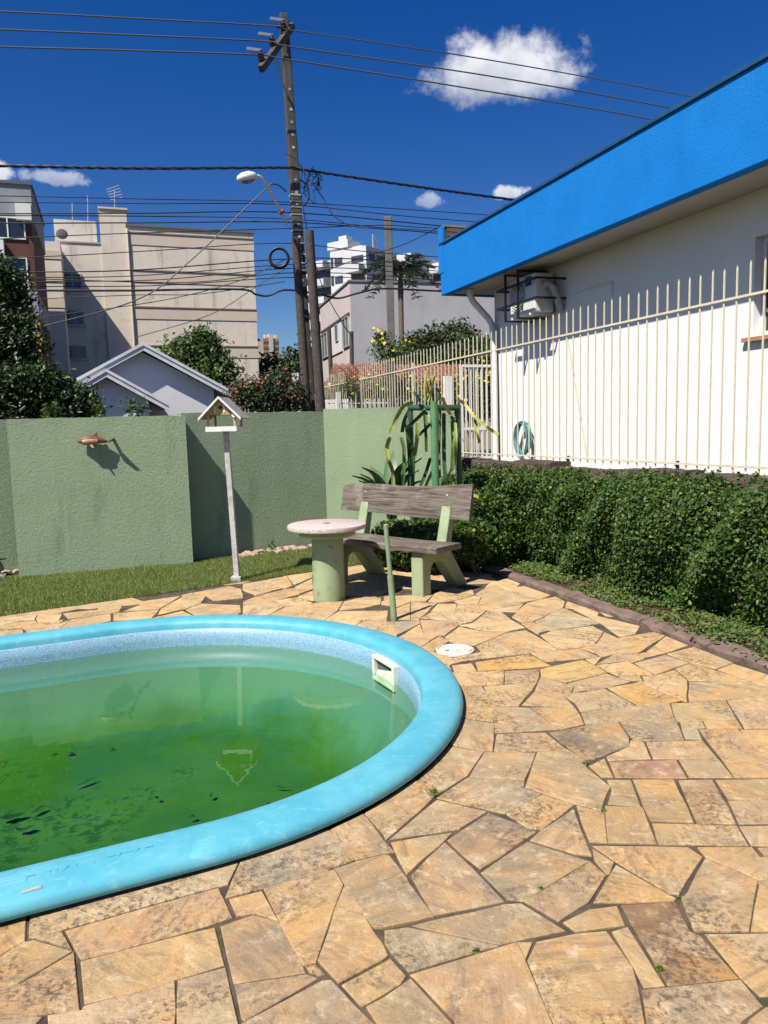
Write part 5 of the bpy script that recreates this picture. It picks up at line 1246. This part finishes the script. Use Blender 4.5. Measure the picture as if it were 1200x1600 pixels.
ap2 = loc_on(165, 577, co, ca, -1.7); er2 = loc_on(262, 631, co, ca, -1.7); sl2 = (ap2.z-er2.z)/(er2.x-ap2.x)
gable(ap2.x, ap2.z-.16, sl2, 1.6, er2.x-ap2.x-.45, -1.4, 'porch', .30, 1.0)

# ---- far brown tower
M_FT = pm('tower_brown', (.36,.25,.17), (.30,.21,.15), .2, .8); M_FTD = pm('tower_dark', (.13,.10,.09)); M_FTC = pm('tower_cream', (.6,.52,.42))
c = at(423, 522, 420); ft = thing('brown_tower', 'distant brown and cream apartment tower on the skyline', 'building', (c.x, c.y, 0), R_(25)); z1 = c.z
MB().box(-4.4, 4.4, 0, 9, -2, z1-2.2).build('wall', M_FT, ft); MB().box(-1.1, 1.1, -.5, 3, -2, z1).build('stair_shaft', M_FTC, ft)
for s_ in (-3.2, 2.6): MB().box(s_, s_+1.3, .5, 3, z1-2.4, z1-.2).build('roof_box', M_FTC, ft)
for k in range(9):
    for s_ in (-4.2, 1.4): MB().box(s_, s_+2.8, -.12, -.01, z1-5.2-k*3.0, z1-3.7-k*3.0).build('window', M_FTD, ft)

# ---- white high-rise
M_HR = pm('high_rise_white', (.58,.58,.58), (.5,.5,.51), .2, .8); M_HW = pm('high_rise_window', (.05,.06,.08), None, 1, .3)
ha = R_(55); c = at(572, 400, 130); ho = Vector((c.x, c.y, 0)); hr_ = thing('white_high_rise', 'white stepped high-rise with balconies and roof water tank', 'building', ho, ha)
hr_.scale = (1.38, 1.38, 1.0)
def hz(y): return at(578, y, 130).z
zs = {k: hz(k) for k in (352, 362, 378, 385, 392, 398, 412, 430, 455)}
def blk(y0, y1, x0, x1, ztop, nm='block', m_=None): return MB().box(x0, x1, y0, y1, -1, ztop).build(nm, m_ or M_HR, hr_)
# local -x faces the sun (left in view), local -y faces the viewer's right and stays in shade
blk(0, 5.5, 0, 9, hz(383)); blk(5.5, 8.5, .6, 9, hz(394)); blk(8.5, 11.5, 1.4, 9, hz(407))
blk(-1.6, 0, 7.5, 16, hz(381)); blk(-3.5, -1.6, 12.5, 19, hz(389)); blk(-5.2, -3.5, 17, 23, hz(399))
MB().box(1.2, 5.2, 1.4, 4.6, hz(383), hz(377)).build('roof_house', M_HR, hr_); MB().box(.4, 3.0, 3.0, 6.2, hz(382)+.4, hz(366)).build('water_tank', M_HR, hr_); MB().box(1.2, 2.4, 3.8, 5.0, hz(366), hz(356)).build('tank_turret', M_HR, hr_)
for k in range(4): MB().tube([(4+.3*k, 1.8, hz(377)), (4+.3*k, 1.8, hz(352+3*k))], .08, 4).build('antenna', M_GREYFRAME, hr_)
for k in range(7):
    z = hz(383)-3.0*k
    if k: MB().box(-1.3, 0, .2, 2.4, z-1.3, z-.1).build('balcony', M_HR, hr_)
    MB().box(-.06, -.005, .4, 2.2, z-2.5, z-1.4).build('window', M_HW, hr_); MB().box(-.06, -.005, 3.6, 4.8, z-2.4, z-1.2).build('window', M_HW, hr_)
    MB().box(-.9, .6, 6.0, 8.3, z-2.5, z-1.4).build('balcony', M_HR, hr_); MB().box(.54, .595, 6.0, 8.2, z-3.8, z-2.6).build('window', M_HW, hr_)
    MB().box(1.34, 1.395, 9.2, 11, z-4.4, z-3.2).build('window', M_HW, hr_)
    MB().box(6.3, 7.5, -1.5, -.2, z-1.4, z-.2).build('balcony', M_HR, hr_); MB().box(7.44, 7.495, -1.5, -.2, z-2.6, z-1.5).build('window', M_HW, hr_)
    for q in range(3): MB().box(1.2+q*2.4, 2.2+q*2.4, -.06, -.004, z-5.6, z-4.4).build('window', M_HW, hr_)
    MB().box(-.06, -.004, 5.0, 5.4, z-2.6, z-1.0).build('window', M_HW, hr_); MB().box(8.2, 9.4, -1.66, -1.604, z-2.6, z-1.4).build('window', M_HW, hr_)
    if k == 0:
        for q in range(4): MB().box(.6+q*1.6, 1.8+q*1.6, -.06, -.005, z-2.3, z-1.1).build('window', M_HW, hr_)
    MB().box(11.5, 12.5, -3.2, -1.8, z-2.6, z-1.6).build('balcony', M_HR, hr_); MB().box(12.44, 12.495, -3.2, -1.8, z-3.9, z-2.7).build('window', M_HW, hr_)
    MB().box(16.94, 16.995, -4.9, -3.7, z-4.9, z-3.7).build('window', M_HW, hr_)

# ---- grey apartment building
M_GR = pm('grey_render', (.40,.39,.40), (.36,.35,.36), .6, .9, .2, 10, .02, streak=((.27,.26,.26), 1.5, .45)); M_PK = pm('pinkish_render', (.55,.47,.44), (.5,.43,.40), .8, .9)
ga = R_(15); c = at(547, 440, 44.0); go = Vector((c.x, c.y, 0)); gy = thing('grey_building', 'grey apartment building with blank side wall behind the palm', 'building', go, ga); gz_ = c.z
MB().box(0, 17.5, 0, 9.2, -.1, gz_).build('wall', M_GR, gy); MB().box(-.03, -.001, -.0, 9.2, -.1, gz_).build('front_face', M_PK, gy)
MB().box(-.1, 17.6, -.06, 9.3, gz_, gz_+.1).build('coping', pm('coping_dark3', (.2,.19,.19)), gy)
MB().box(14.6, 15.0, -.05, -.002, 0, gz_-2.6).build('slot', M_FTD, gy); MB().box(17.5, 24, 3.0, 9, -.1, gz_-.4).build('rear_wing', pm('rear_grey', (.34,.32,.31), (.3,.28,.27), .8, .9), gy)
MB().box(.3, 17.3, -.05, -.002, 3.4, 3.46).build('joint', pm('joint_m', (.3,.29,.29)), gy)
for zb in (gz_-3.5, gz_-6.9):
    MB().box(-.12, -.031, .2, 9.0, zb+1.75, zb+1.85).build('lintel', M_FTD, gy)
    window(gy, .4, 2.0, zb, zb+1.7, -.03, 2, M_GREYFRAME, False, .1, 'y'); MB().box(-.10, -.032, 2.3, 6.2, zb-.1, zb+1.6).build('panel', pm('white_panel', (.62,.60,.59)), gy)
    window(gy, 3.2, 4.0, zb+.6, zb+1.6, -.105, 1, M_GREYFRAME, False, .06, 'y'); window(gy, 6.8, 8.8, zb, zb+1.6, -.03, 2, M_GREYFRAME, False, .1, 'y')
window(gy, .5, 1.6, .9, 1.6, -.03, 1, M_GREYFRAME, False, .1, 'y')

# ---- low tiled houses behind the fence
def tile_roof(parent, x0, x1, y0, y1, z0, z1, mat, ny=9):
    """pitched slope with rounded tile rows, ridge towards +y"""
    rows = int((x1-x0)/.24)
    me = None; L = math.hypot(y1-y0, z1-z0)/ny*1.12; mb = MB(); n = 5
    for i in range(2):
        for k in range(n+1):
            t = math.pi*k/n; mb.v.append((-.1*math.cos(t), i*L, .075*math.sin(t)+(.02 if i == 0 else 0)))
    for k in range(n): mb.f.append((k, k+1, n+1+k+1, n+1+k))
    me = mb.mesh('roof_tile', mat); ang = math.atan2(z1-z0, y1-y0); o = MB()
    for a in range(rows):
        for b in range(ny):
            M_ = Matrix.Translation((x0+.12+a*.24, y0+(y1-y0)*b/ny, z0+(z1-z0)*b/ny)) @ Matrix.Rotation(ang, 4, 'X'); off = len(o.v)
            o.v += [tuple(M_ @ v.co) for v in me.vertices]; o.f += [tuple(off+i for i in p.vertices) for p in me.polygons]
    ob = o.build('roof_tiles', mat, parent); ob['kind'] = 'stuff'; return ob
M_TILE = pm('red_clay_tile', (.25,.10,.06), (.17,.08,.05), 6, .85, .3, 20, stain=((.10,.08,.06), 3, .6, .55)); M_LOWW = pm('low_house_wall', (.42,.36,.30), (.36,.31,.26), 1, .9)
for (px0, px1, yb, yt, Y, lab) in ((548, 640, 612, 572, 24, 'low house with red tiled roof left of the cream gate post'), (640, 772, 616, 572, 27.5, 'low house with red tiled roof behind the fence and yellow flowers')):
    a = at(px0, yb, Y); b = at(px1, yb, Y+1.5); t_ = at((px0+px1)/2, yt, Y+3); hh = thing('tiled_house', lab, 'house', (a.x, a.y, 0), R_(14)); wd = (b.x-a.x)*1.03
    MB().box(.1, wd-.1, .4, 6, -.1, a.z+.1).build('wall', M_LOWW, hh); MB().extr([(0, 0, a.z), (0, 3.0, t_.z), (0, 6, a.z)], (wd, 0, 0)).build('roof', M_TILE, hh); tile_roof(hh, 0, wd, -.03, 3.0, a.z+.05, t_.z+.05, M_TILE)
# white wall bits by the pole foot
a = at(462, 600, 17.2); tag(MB().box(-.07, .08, -.1, .1, 0, at(462, 583, 17.2).z).build('gate_pillar', M_WPAINT), 'slim white pillar left of the tall utility pole', 'pillar').location = (a.x, a.y, 0)
a = at(488, 625, 20.2); b = at(545, 621, 20.2); tag(MB().box(0, b.x-a.x, 0, .2, 0, a.z).build('low_wall', M_WPAINT), 'low white street wall behind the utility pole', 'wall').location = (a.x, a.y, 0)

# ---- hill on the horizon
hm_ = MB(); nx, ny = 40, 6
for i in range(nx+1):
    for j in range(ny+1):
        x = -420+840*i/nx; k = j/ny; hmax = 31+9*math.sin(i*.55+1)+6*math.sin(i*1.3) - 12*math.exp(-((x+70)/60)**2)*0
        hm_.v.append((x, 560+360*k, -1+hmax*math.sin(min(1, k*1.15)*math.pi/2)))
for i in range(nx):
    for j in range(ny): hm_.f.append((i*(ny+1)+j, (i+1)*(ny+1)+j, (i+1)*(ny+1)+j+1, i*(ny+1)+j+1))
struct(tag(hm_.build('hill', pm('hill_wood', (.045,.075,.03), (.03,.055,.025), .08, .95, 1, .12, 3), smooth=True), 'wooded hill on the horizon'))
"""far wood"""
def far_wood():
    n = 9000; x = rng.uniform(-150, 20, n); y = rng.uniform(180, 420, n); h = 9+5*np.sin(x*.07+1)+4*np.sin(x*.19)+.045*(y-180)
    z = h*rng.uniform(.2, 1, n)**.5
    o = leaves('far_wood', np.stack([x, y, z], 1), 4.2, leafmat('far_leaf', (.03,.055,.02), (.06,.085,.03), .8, .1), None, np.array([-.2,-.6,.8]), .8, .8); tag(o, 'mass of dark trees on the skyline below the brown tower', 'wood', kind='stuff')
far_wood()

# ================================================================ TREES AND SHRUBS BEYOND THE WALL
def tree(name, label, base, cs, nleaf, size, mat, trunk_r=.12, clump=.28, cat='tree', nclump=70, group=None, mtrunk=None, flowers=None, wd=.5):
    t = thing(name, label, cat, (base[0], base[1], 0), 0, group); b = Vector((base[0], base[1], 0)); P = []
    for (c, r_) in cs:
        cc = shellpts(np.array(c)-np.array(b), r_, nclump, .5); P.append(clumps(cc, nleaf//len(cs), clump))
    P = np.concatenate(P); P = P[P[:, 2] > .05]
    cr = leaves('crown', P, size, mat, t, np.array([-.25,-.35,.55]), .8, wd); tr = MB(); top = Vector(cs[0][0])-b
    tr.tube([(0,0,-.05), (.05*top.x, .03, top.z*.35), (top.x*.6, top.y*.6, top.z*.7), tuple(top)], [trunk_r, trunk_r*.8, trunk_r*.55, trunk_r*.2], 8)
    for k in range(9):
        e = Vector(P[rng.integers(len(P))]); s_ = Vector((top.x*.4, top.y*.4, top.z*.55)); tr.tube([s_, s_.lerp(e, .5)+Vector((0,0,.1)), e], [trunk_r*.4, trunk_r*.25, .01], 5)
    tr.build('trunk', mtrunk or M_TWIG, t)
    if flowers:
        k = rng.choice(len(P), flowers[1]); leaves('blossoms', P[k]*1.02+np.array([-.02,-.06,.05]), flowers[2], flowers[0], t, np.array([-.3,-.7,.5]), .5, .9)
    return t
M_DARK = leafmat('glossy_dark_leaf', (.014,.034,.009), (.038,.07,.016), .42, .12, (.13,.15,.03), .35)
M_MID = leafmat('mid_leaf', (.045,.085,.02), (.09,.14,.035), .5, .25); M_DUST = leafmat('dull_leaf', (.03,.055,.02), (.06,.09,.03), .6, .2)
tree('evergreen_tree', 'dark glossy evergreen tree at the left edge above the wall', at(-20, 640, 12.5), [(at(-22, 470, 12.5), (.58,.7,.72)), (at(0, 545, 12.2), (.72,.7,.65)), (at(-35, 600, 12.0), (.9,.7,.8)), (at(50, 612, 11.8), (.6,.5,.32)), (at(95, 632, 11.8), (.42,.4,.16)), (at(30, 620, 11.6), (.8,.5,.35))], 42000, .085, M_DARK, .14, .11, nclump=60)
tree('round_tree', 'bushy green tree beside the cottage roof', at(315, 600, 31), [(at(312, 574, 31), (1.15,1,.85)), (at(338, 592, 31), (.9,1,.8)), (at(285, 558, 31), (.7,.7,.5)), (at(318, 540, 31), (.45,.5,.4))], 9000, .2, M_MID, .12, .22)
M_PINK = leafmat('pink_blossom', (.30,.075,.085), (.42,.16,.16), .6, .2)
tree('flowering_bush', 'bush with dull pink flowers behind the back wall', at(415, 640, 15.5), [(at(405, 616, 15.5), (.42,.4,.24)), (at(435, 610, 15.5), (.42,.4,.34)), (at(385, 622, 15.5), (.3,.3,.2)), (at(452, 622, 15.6), (.2,.3,.2))], 9000, .075, M_DUST, .05, .10, 'bush', flowers=(M_PINK, 420, .06))
tree('hedgerow_tree', 'dark rounded trees far behind the flowering bush', at(425, 600, 60), [(at(415, 590, 60), (1.6,1.4,.9)), (at(445, 585, 60), (1.7,1.4,1.3)), (at(478, 580, 60), (1.5,1.4,1.6)), (at(400, 595, 60), (1,1,.6))], 6000, .42, M_DUST, .15, .5)
for (x, y, w_, lab) in ((72, 636, .10, 'sprig poking over the wall at the far left'), (85, 634, .10, 'second sprig poking over the wall from the left'), (152, 632, .12, 'leafy sprig over the wall under the cottage eave'), (205, 627, .16, 'bright leafy sprig over the wall before the cottage'), (218, 634, .2, 'low spread of leaves over the wall before the cottage')):
    c = at(x, y, 10.8); cs_ = np.array([[0,0,c.z-.02], [0,0,c.z-.12], [.03,0,c.z-.06]]); t = thing('shrub_sprig', lab, 'shrub', (c.x, c.y, 0)); leaves('leaves', clumps(cs_, 90, (w_*.4, .05, .05)), .055, M_MID, t, None, 1, .5); MB().tube([(0,0,.0), (0,0,c.z)], [.01,.004], 5).build('stem', M_TWIG, t)
M_YEL = leafmat('yellow_blossom', (.70,.50,.015), (.80,.62,.03), .6, .2)
tree('yellow_flower_shrub', 'tall thin shrub with yellow flowers above the street fence', at(615, 600, 19.6), [(at(612, 555, 19.6), (.45,.4,.2)), (at(632, 548, 19.6), (.4,.3,.15)), (at(600, 548, 19.6), (.3,.3,.12)), (at(594, 530, 19.6), (.12,.1,.2))], 650, .10, M_MID, .03, .10, 'shrub', flowers=(M_YEL, 26, .10), nclump=16)
tree('yellow_flower_shrub', 'wide shrub with yellow flowers seen through the cream fence', at(735, 640, 17), [(at(735, 622, 17.5), (.6,.5,.42)), (at(765, 612, 17.5), (.5,.5,.5)), (at(705, 625, 18), (.5,.4,.3)), (at(790, 620, 17.5), (.4,.5,.6))], 7000, .09, M_DUST, .05, .13, 'shrub', flowers=(M_YEL, 170, .09))
tree('yellow_flower_shrub', 'loose shrub with few yellow flowers left of the gate post', at(560, 640, 21.5), [(at(535, 612, 21.5), (.4,.4,.35)), (at(590, 610, 21.5), (.7,.4,.4)), (at(630, 615, 21.5), (.6,.4,.4))], 2500, .1, M_MID, .04, .13, 'shrub', flowers=(M_YEL, 60, .09))
tree('dark_bush', 'dark rounded bush in front of the grey building', at(690, 560, 33), [(at(680, 545, 33), (1.1,1,.75)), (at(655, 552, 33), (.9,.8,.5)), (at(716, 530, 34), (.55,.6,.55)), (at(740, 552, 33), (1.3,.9,.55)), (at(700, 556, 33), (1.6,.9,.6))], 9000, .2, M_DUST, .1, .22)
tree('ivy_tree', 'dark tree in the gap between the palm building and the house', at(790, 600, 24), [(at(770, 590, 24), (1.0,.8,.9)), (at(800, 570, 24), (.9,.8,.9))], 4500, .15, M_DUST, .1, .2)

# palm
pb = at(627, 590, 38); pt_ = at(626, 452, 38); palm = thing('palm_tree', 'tall thin palm with drooping fronds before the grey building', 'palm', (pb.x, pb.y, 0))
MB().tube([(0,0,0), (.05,0,pt_.z*.5), (pt_.x-pb.x, 0, pt_.z)], [.16,.12,.13], 8).build('trunk', pm('palm_trunk', (.16,.13,.10), (.11,.09,.07), 8, .9), palm, smooth=True)
MB().tube([(pt_.x-pb.x, 0, pt_.z-.2), (pt_.x-pb.x, 0, pt_.z+.9)], [.15,.09], 8).build('crownshaft', pm('palm_green', (.10,.15,.05)), palm, smooth=True)
M_PALM = leafmat('palm_leaf', (.022,.042,.016), (.045,.07,.022), .5, .15)
top = np.array([pt_.x-pb.x, 0, pt_.z+.8])
for k in range(15):
    a = 2*math.pi*k/15+.3; el = (1.15, .75, .3)[k % 3]; L = (1.5, 1.8, 1.9)[k % 3]; P = []; Dd = []
    mid = []
    for i in range(13):
        u = i/12; x = L*u*math.cos(el*(1-.6*u)); z = L*(u*math.sin(el)-.75*u*u*(1.1-el*.35)); c_ = top+np.array([x*math.cos(a), x*math.sin(a), z]); mid.append(tuple(c_))
        if i > 1:
            for s_ in (-1, 1):
                for q in range(3):
                    d = np.array([math.cos(a)*.5-s_*math.sin(a), math.sin(a)*.5+s_*math.cos(a), -.55+rng.uniform(-.2,.2)]); P.append(c_+d*.22*(1.15-u*.5)+rng.normal(0,.03,3)); Dd.append(d)
    fr = MB().tube(mid, [.03]*6+[.015]*7, 5).build('frond', M_PALM, palm); leaves('leaflets', np.array(P), 0.5, M_PALM, fr, np.array([0,0,1.]), .3, .2, .2, .02, np.array(Dd))

# ================================================================ POLES AND WIRES
VP = 15.62
M_POLE = pm('pole_concrete', (.075,.065,.062), (.05,.043,.042), 5, .9, .6, 30, .006, streak=((.12,.105,.1), 6, .4)); M_PWOOD = pm('pole_wood', (.085,.067,.056), (.05,.04,.035), 9, .9, .8, 40, .006); M_STEEL = pm('galvanised', (.45,.46,.47), (.36,.37,.38), 10, .45, metal=.6)
top = onV(443, 22, VP); low = onV(484, 660, VP); d = (top-low); foot = low - d*(low.z/d.z)
pole = thing('utility_pole', 'tall dark concrete utility pole with crossarm and street lamp', 'utility pole', foot, YA); PO = foot
def pl_(p): return local(p, PO, YA)
def pole_at(z): return foot+(top-foot)*(z/top.z)
tl = pl_(top); sh = MB(); a0, a1 = .135, .082
for z, h in ((-.1, a0), (tl.z, a1)):
    c_ = Vector((0,0,0)).lerp(tl, z/tl.z); sh.v += [(c_.x-h, c_.y-h*.8, z), (c_.x+h, c_.y-h*.8, z), (c_.x+h, c_.y+h*.8, z), (c_.x-h, c_.y+h*.8, z)]
sh.f = [(3,2,1,0),(4,5,6,7),(0,1,5,4),(1,2,6,5),(2,3,7,6),(3,0,4,7)]; sh.build('shaft', M_POLE, pole, bevel=.02)
k = 0; z = 4.6
while z < tl.z-1.2:
    c_ = Vector((0,0,0)).lerp(tl, z/tl.z); h = a0+(a1-a0)*z/tl.z
    MB().lathe([(.028,0),(.03,.006),(.016,.007)], 10).build('hole_ring', M_GREYFRAME if k % 3 == 0 else M_STEEL, pole).matrix_local = Matrix.Translation((c_.x+.01, c_.y-h*.8-.001, z)) @ Matrix.Rotation(R_(90), 4, 'X'); z += .24 if k % 4 else .38; k += 1
x0 = pl_(onV(408, 108, VP-1.05)); x1 = pl_(onV(457, 40, VP+.15))
MB().bar(x0, x1, .10, .12).build('crossarm', M_PWOOD, pole, bevel=.008)
for (x, y, fr_) in ((434, 46, .78), (420, 70, .42), (406, 90, .08)):
    b = x0.lerp(x1, fr_)+Vector((-.05, 0, .05)); ins = MB(); ins.lathe([(.03,0),(.06,.03),(.035,.05),(.065,.08),(.035,.1),(.06,.13),(.03,.16),(.035,.2)], 12); ins.build('insulator', pm('porcelain_dark', (.05,.035,.03), None, 1, .25), pole, smooth=True).location = b
    MB().bar(b+Vector((-.25,0,.2)), b+Vector((.02,0,.2)), .05, .05).build('clamp', M_STEEL, pole)
MB().bar(x0.lerp(x1, .35), pl_(pole_at(top.z-1.62)), .035, .02).build('brace', M_STEEL, pole)
for yy in (306, 316, 325, 336, 345, 361, 381, 398, 412, 424):
    p = pl_(onV(463, yy, VP)); h = a0+(a1-a0)*p.z/tl.z+.008; c_ = Vector((0,0,0)).lerp(tl, p.z/tl.z); MB().box(c_.x-h, c_.x+h, c_.y-h*.82, c_.y+h*.82, p.z-.015, p.z+.015).build('strap', M_STEEL if yy % 2 else M_GREYFRAME, pole)
lamp0 = pl_(onV(449, 350, VP-.15)); bend = [onV(449,350,VP-.2), onV(432,318,VP-.55), onV(414,286,VP-.9), onV(407,277,VP-1.0), onV(400,275,VP-1.05), onV(394,279,VP-1.1)]
arm = MB().tube([pl_(p) for p in bez(bend, 14)], .028, 10).build('lamp_arm', M_WPAINT, pole, smooth=True)
q = pl_(onV(386, 277, VP-1.12)); lh = MB().blob((0,0,0), (.20,.13,.10), 3, 2, .02).build('lamp_head', M_WPAINT, pole, smooth=True); lh.location = q; lh.rotation_euler = (0, R_(-14), 0)
MB().blob((0,0,-.055), (.15,.10,.06), 4, 2, .02).build('lamp_glass', pm('lamp_lens', (.18,.19,.2), None, 1, .15), lh, smooth=True)
MB().bar(bend and pl_(onV(441,333,VP-.4)), pl_(onV(439,330,VP-.42)), .08, .08).build('red_band', pm('red_tape', (.5,.08,.05)), arm)
# timber pole strapped to it
w_t = onV(462, 375, VP-.35); w_b = onV(481, 662, VP-.35); dd = w_t-w_b; w_f = w_b-dd*(w_b.z/dd.z)
tp_ = thing('timber_pole', 'timber pole standing against the concrete utility pole', 'pole', w_f); MB().tube([(0,0,0), tuple(w_t-w_f)], [.095,.085], 12).build('shaft', M_PWOOD, tp_, smooth=True)
def plain_pole(x0, y0, x1, y1, Y, r0, r1, lab, mat, sq=False, name='timber_pole'):
    a = at(x0, y0, Y); b = at(x1, y1, Y); d = a-b; f = b-d*(b.z/d.z); t = thing(name, lab, 'pole', f)
    if sq: MB().bar((0,0,0), tuple(a-f), r0*2, r0*2, up=(0,1,0)).build('shaft', mat, t, bevel=.02)
    else: MB().tube([(0,0,0), tuple(a-f)], [r0, r1], 12).build('shaft', mat, t, smooth=True)
    return t
plain_pole(483, 361, 501, 640, 15.5, .105, .09, 'weathered round timber pole right of the tall utility pole', M_PWOOD)
plain_pole(606, 339, 612, 560, 21, .10, .09, 'square grey concrete pole in front of the palm', pm('pole_pale', (.15,.135,.12), (.11,.1,.09), 4, .9, .5, 30, .006), True, 'concrete_pole')
plain_pole(549, 518, 550, 580, 30, .09, .08, 'short dark pole beside the grey building corner', M_PWOOD); plain_pole(514, 514, 517, 580, 30, .09, .08, 'short dark pole before the pinkish front of the grey building', M_PWOOD)
M_WIRE = pm('wire_black', (.02,.02,.024), None, 1, .5); M_WIREG = pm('wire_grey', (.08,.085,.095), None, 1, .45)
def sag(pts, n=40):
    return bez(pts, n)
def wire(pix, lab, r_=.011, mat=None, v=VP, name='wire', twist=0, group='overhead wires at the utility pole', vs=None):
    pts = [onV(x, y, v if vs is None else vs[i]) for i, (x, y) in enumerate(pix)]; P = sag(pts, 10*len(pts)); o0 = P[0].copy(); mb = MB()
    if twist:
        fine = sag(pts, 60*len(pts))
        for k in range(3): mb.tube([p-o0+Vector((0, math.cos(i*.35+k*2.09), math.sin(i*.35+k*2.09)))*r_ for i, p in enumerate(fine)], r_*.75, 5)
    else: mb.tube([p-o0 for p in P], r_, 6)
    o = mb.build(name, mat or M_WIRE, smooth=True); o.location = o0; tag(o, lab, 'wire', group); return o
RT = lambda *a: list(a)
wire([(-300,6),(0,18),(215,29),(432,41),(455,47),(760,93),(1085,152),(1500,236)], 'topmost of the three bare high wires at the crossarm', .014, M_WIREG, vs=[VP-.25]*3+[VP-.25]+[VP-.2]*4)
wire([(-300,32),(0,46),(215,55),(418,65),(460,74),(760,118),(1050,169),(1500,258)], 'middle of the three bare high wires at the crossarm', .014, M_WIREG, VP-.6)
wire([(-300,60),(0,73),(215,79),(404,86),(450,93),(720,136),(1020,187),(1500,282)], 'lowest of the three bare high wires at the crossarm', .014, M_WIREG, VP-.95)
wire([(-300,256),(0,259),(220,263),(445,262),(470,265),(640,290),(800,312),(1100,352),(1500,410)], 'thick twisted cable crossing the pole above the street lamp', .017, M_WIRE, VP-.2, 'twisted_cable', 1)
LOW = [((-200,303),(0,306),(230,311),(450,316),(690,331),(1000,352)), ((-200,314),(0,316),(230,318),(450,320),(660,340),(1000,366)), ((-200,334),(0,334),(230,333),(450,332),(690,353),(1000,384)),
       ((-200,337),(0,337),(230,338),(450,342),(600,356),(690,362),(1000,390)), ((-200,350),(0,349),(230,348),(450,347),(600,358),(690,365),(1000,394)), ((-200,384),(65,370),(250,363),(450,357),(600,352),(690,357),(1000,370)),
       ((-200,408),(65,401),(250,391),(440,380),(560,392),(690,402),(1000,424)), ((-200,432),(0,426),(210,422),(440,405),(560,405),(690,417),(1000,440)), ((-200,438),(0,434),(210,431),(440,414),(560,412),(690,424),(1000,446)),
       ((-200,444),(65,440),(250,437),(440,420),(560,420),(690,432),(1000,452)), ((-200,426),(130,438),(300,441),(440,427),(560,428),(690,438),(1000,458)), ((-200,452),(65,448),(250,446),(440,434),(560,434),(690,443),(1000,462))]
NTH = ['uppermost','second','third','fourth','fifth','sixth','seventh','eighth','ninth','tenth','eleventh','twelfth']
for k, pix in enumerate(LOW): wire(pix, f'{NTH[k]} thin black wire from the top below the twisted cable', .009 if k not in (2, 4, 7) else .012, M_WIRE, VP-.25+.02*(k % 4))
wire([(-200,456),(0,454),(200,454),(370,452),(400,460),(420,462),(447,453),(500,460),(528,466),(560,458),(600,451),(690,455),(1000,470)], 'thickest sagging black cable low on the pole', .021, M_WIRE, VP-.3)
wire([(-200,470),(0,469),(210,461),(315,459),(445,440)], 'thin wire under the thick sagging cable on the left', .008, M_WIRE, VP-.3)
wire([(448,300),(436,290),(425,288),(412,298),(300,405),(217,467),(60,512),(-120,560)], 'long diagonal service wire falling left from the pole', .013, M_WIRE, VP-.35)
wire([(446,420),(400,448),(330,491),(212,527)], 'lower diagonal service wire falling towards the beige building', .008, M_WIRE, VP-.3)
wire([(446,405),(370,440),(250,470),(60,496)], 'slack diagonal wire above the beige building windows', .008, M_WIRE, VP-.3)
wire([(495,429),(563,403),(604,391),(640,378),(690,353)], 'single wire rising right from the round timber pole to the blue eave', .010, M_WIRE, VP+.1)
wire([(445,240),(462,248),(480,275),(505,310),(520,335),(545,352),(575,356)], 'pale slack cable looping off the right of the pole', .011, M_WIREG, VP-.3)
wire([(470,300),(478,350),(490,400),(505,450),(535,505),(550,525)], 'slack drop wire running down right of the timber pole', .009, M_WIRE, VP-.1)
# messy loops and the coil
cl = thing('cable_coil', 'coil of spare black cable hanging left of the utility pole', 'cable', onV(436, 403, VP-.4))
for k in range(5):
    rr_ = .165+.008*k; MB().tube([(rr_*math.cos(t*math.pi/14), .02*math.sin(k*2), rr_*math.sin(t*math.pi/14)+.01*math.sin(k)) for t in range(29)], .014, 6, False).build('loop', M_WIRE, cl, smooth=True)
tg = thing('cable_tangle', 'tangle of thin black cable ends right of the utility pole', 'cable', onV(482, 280, VP-.25)); r = random.Random(2)
for k in range(9):
    x, z = r.uniform(-.12, .2), r.uniform(-.3, .1); pts = [(x, 0, z)]
    for q in range(4): pts.append((x+r.uniform(-.14, .16), r.uniform(-.05, .05), z+r.uniform(-.25, .2)))
    MB().tube(bez(pts, 16), .008, 5).build('loop', M_WIRE, tg)
MB().tube([(-.18,0,.0),(-.02,0,-.1),(.0,0,-.35),(-.1,0,-.5)], .02, 6).build('splice', M_WIRE, tg)
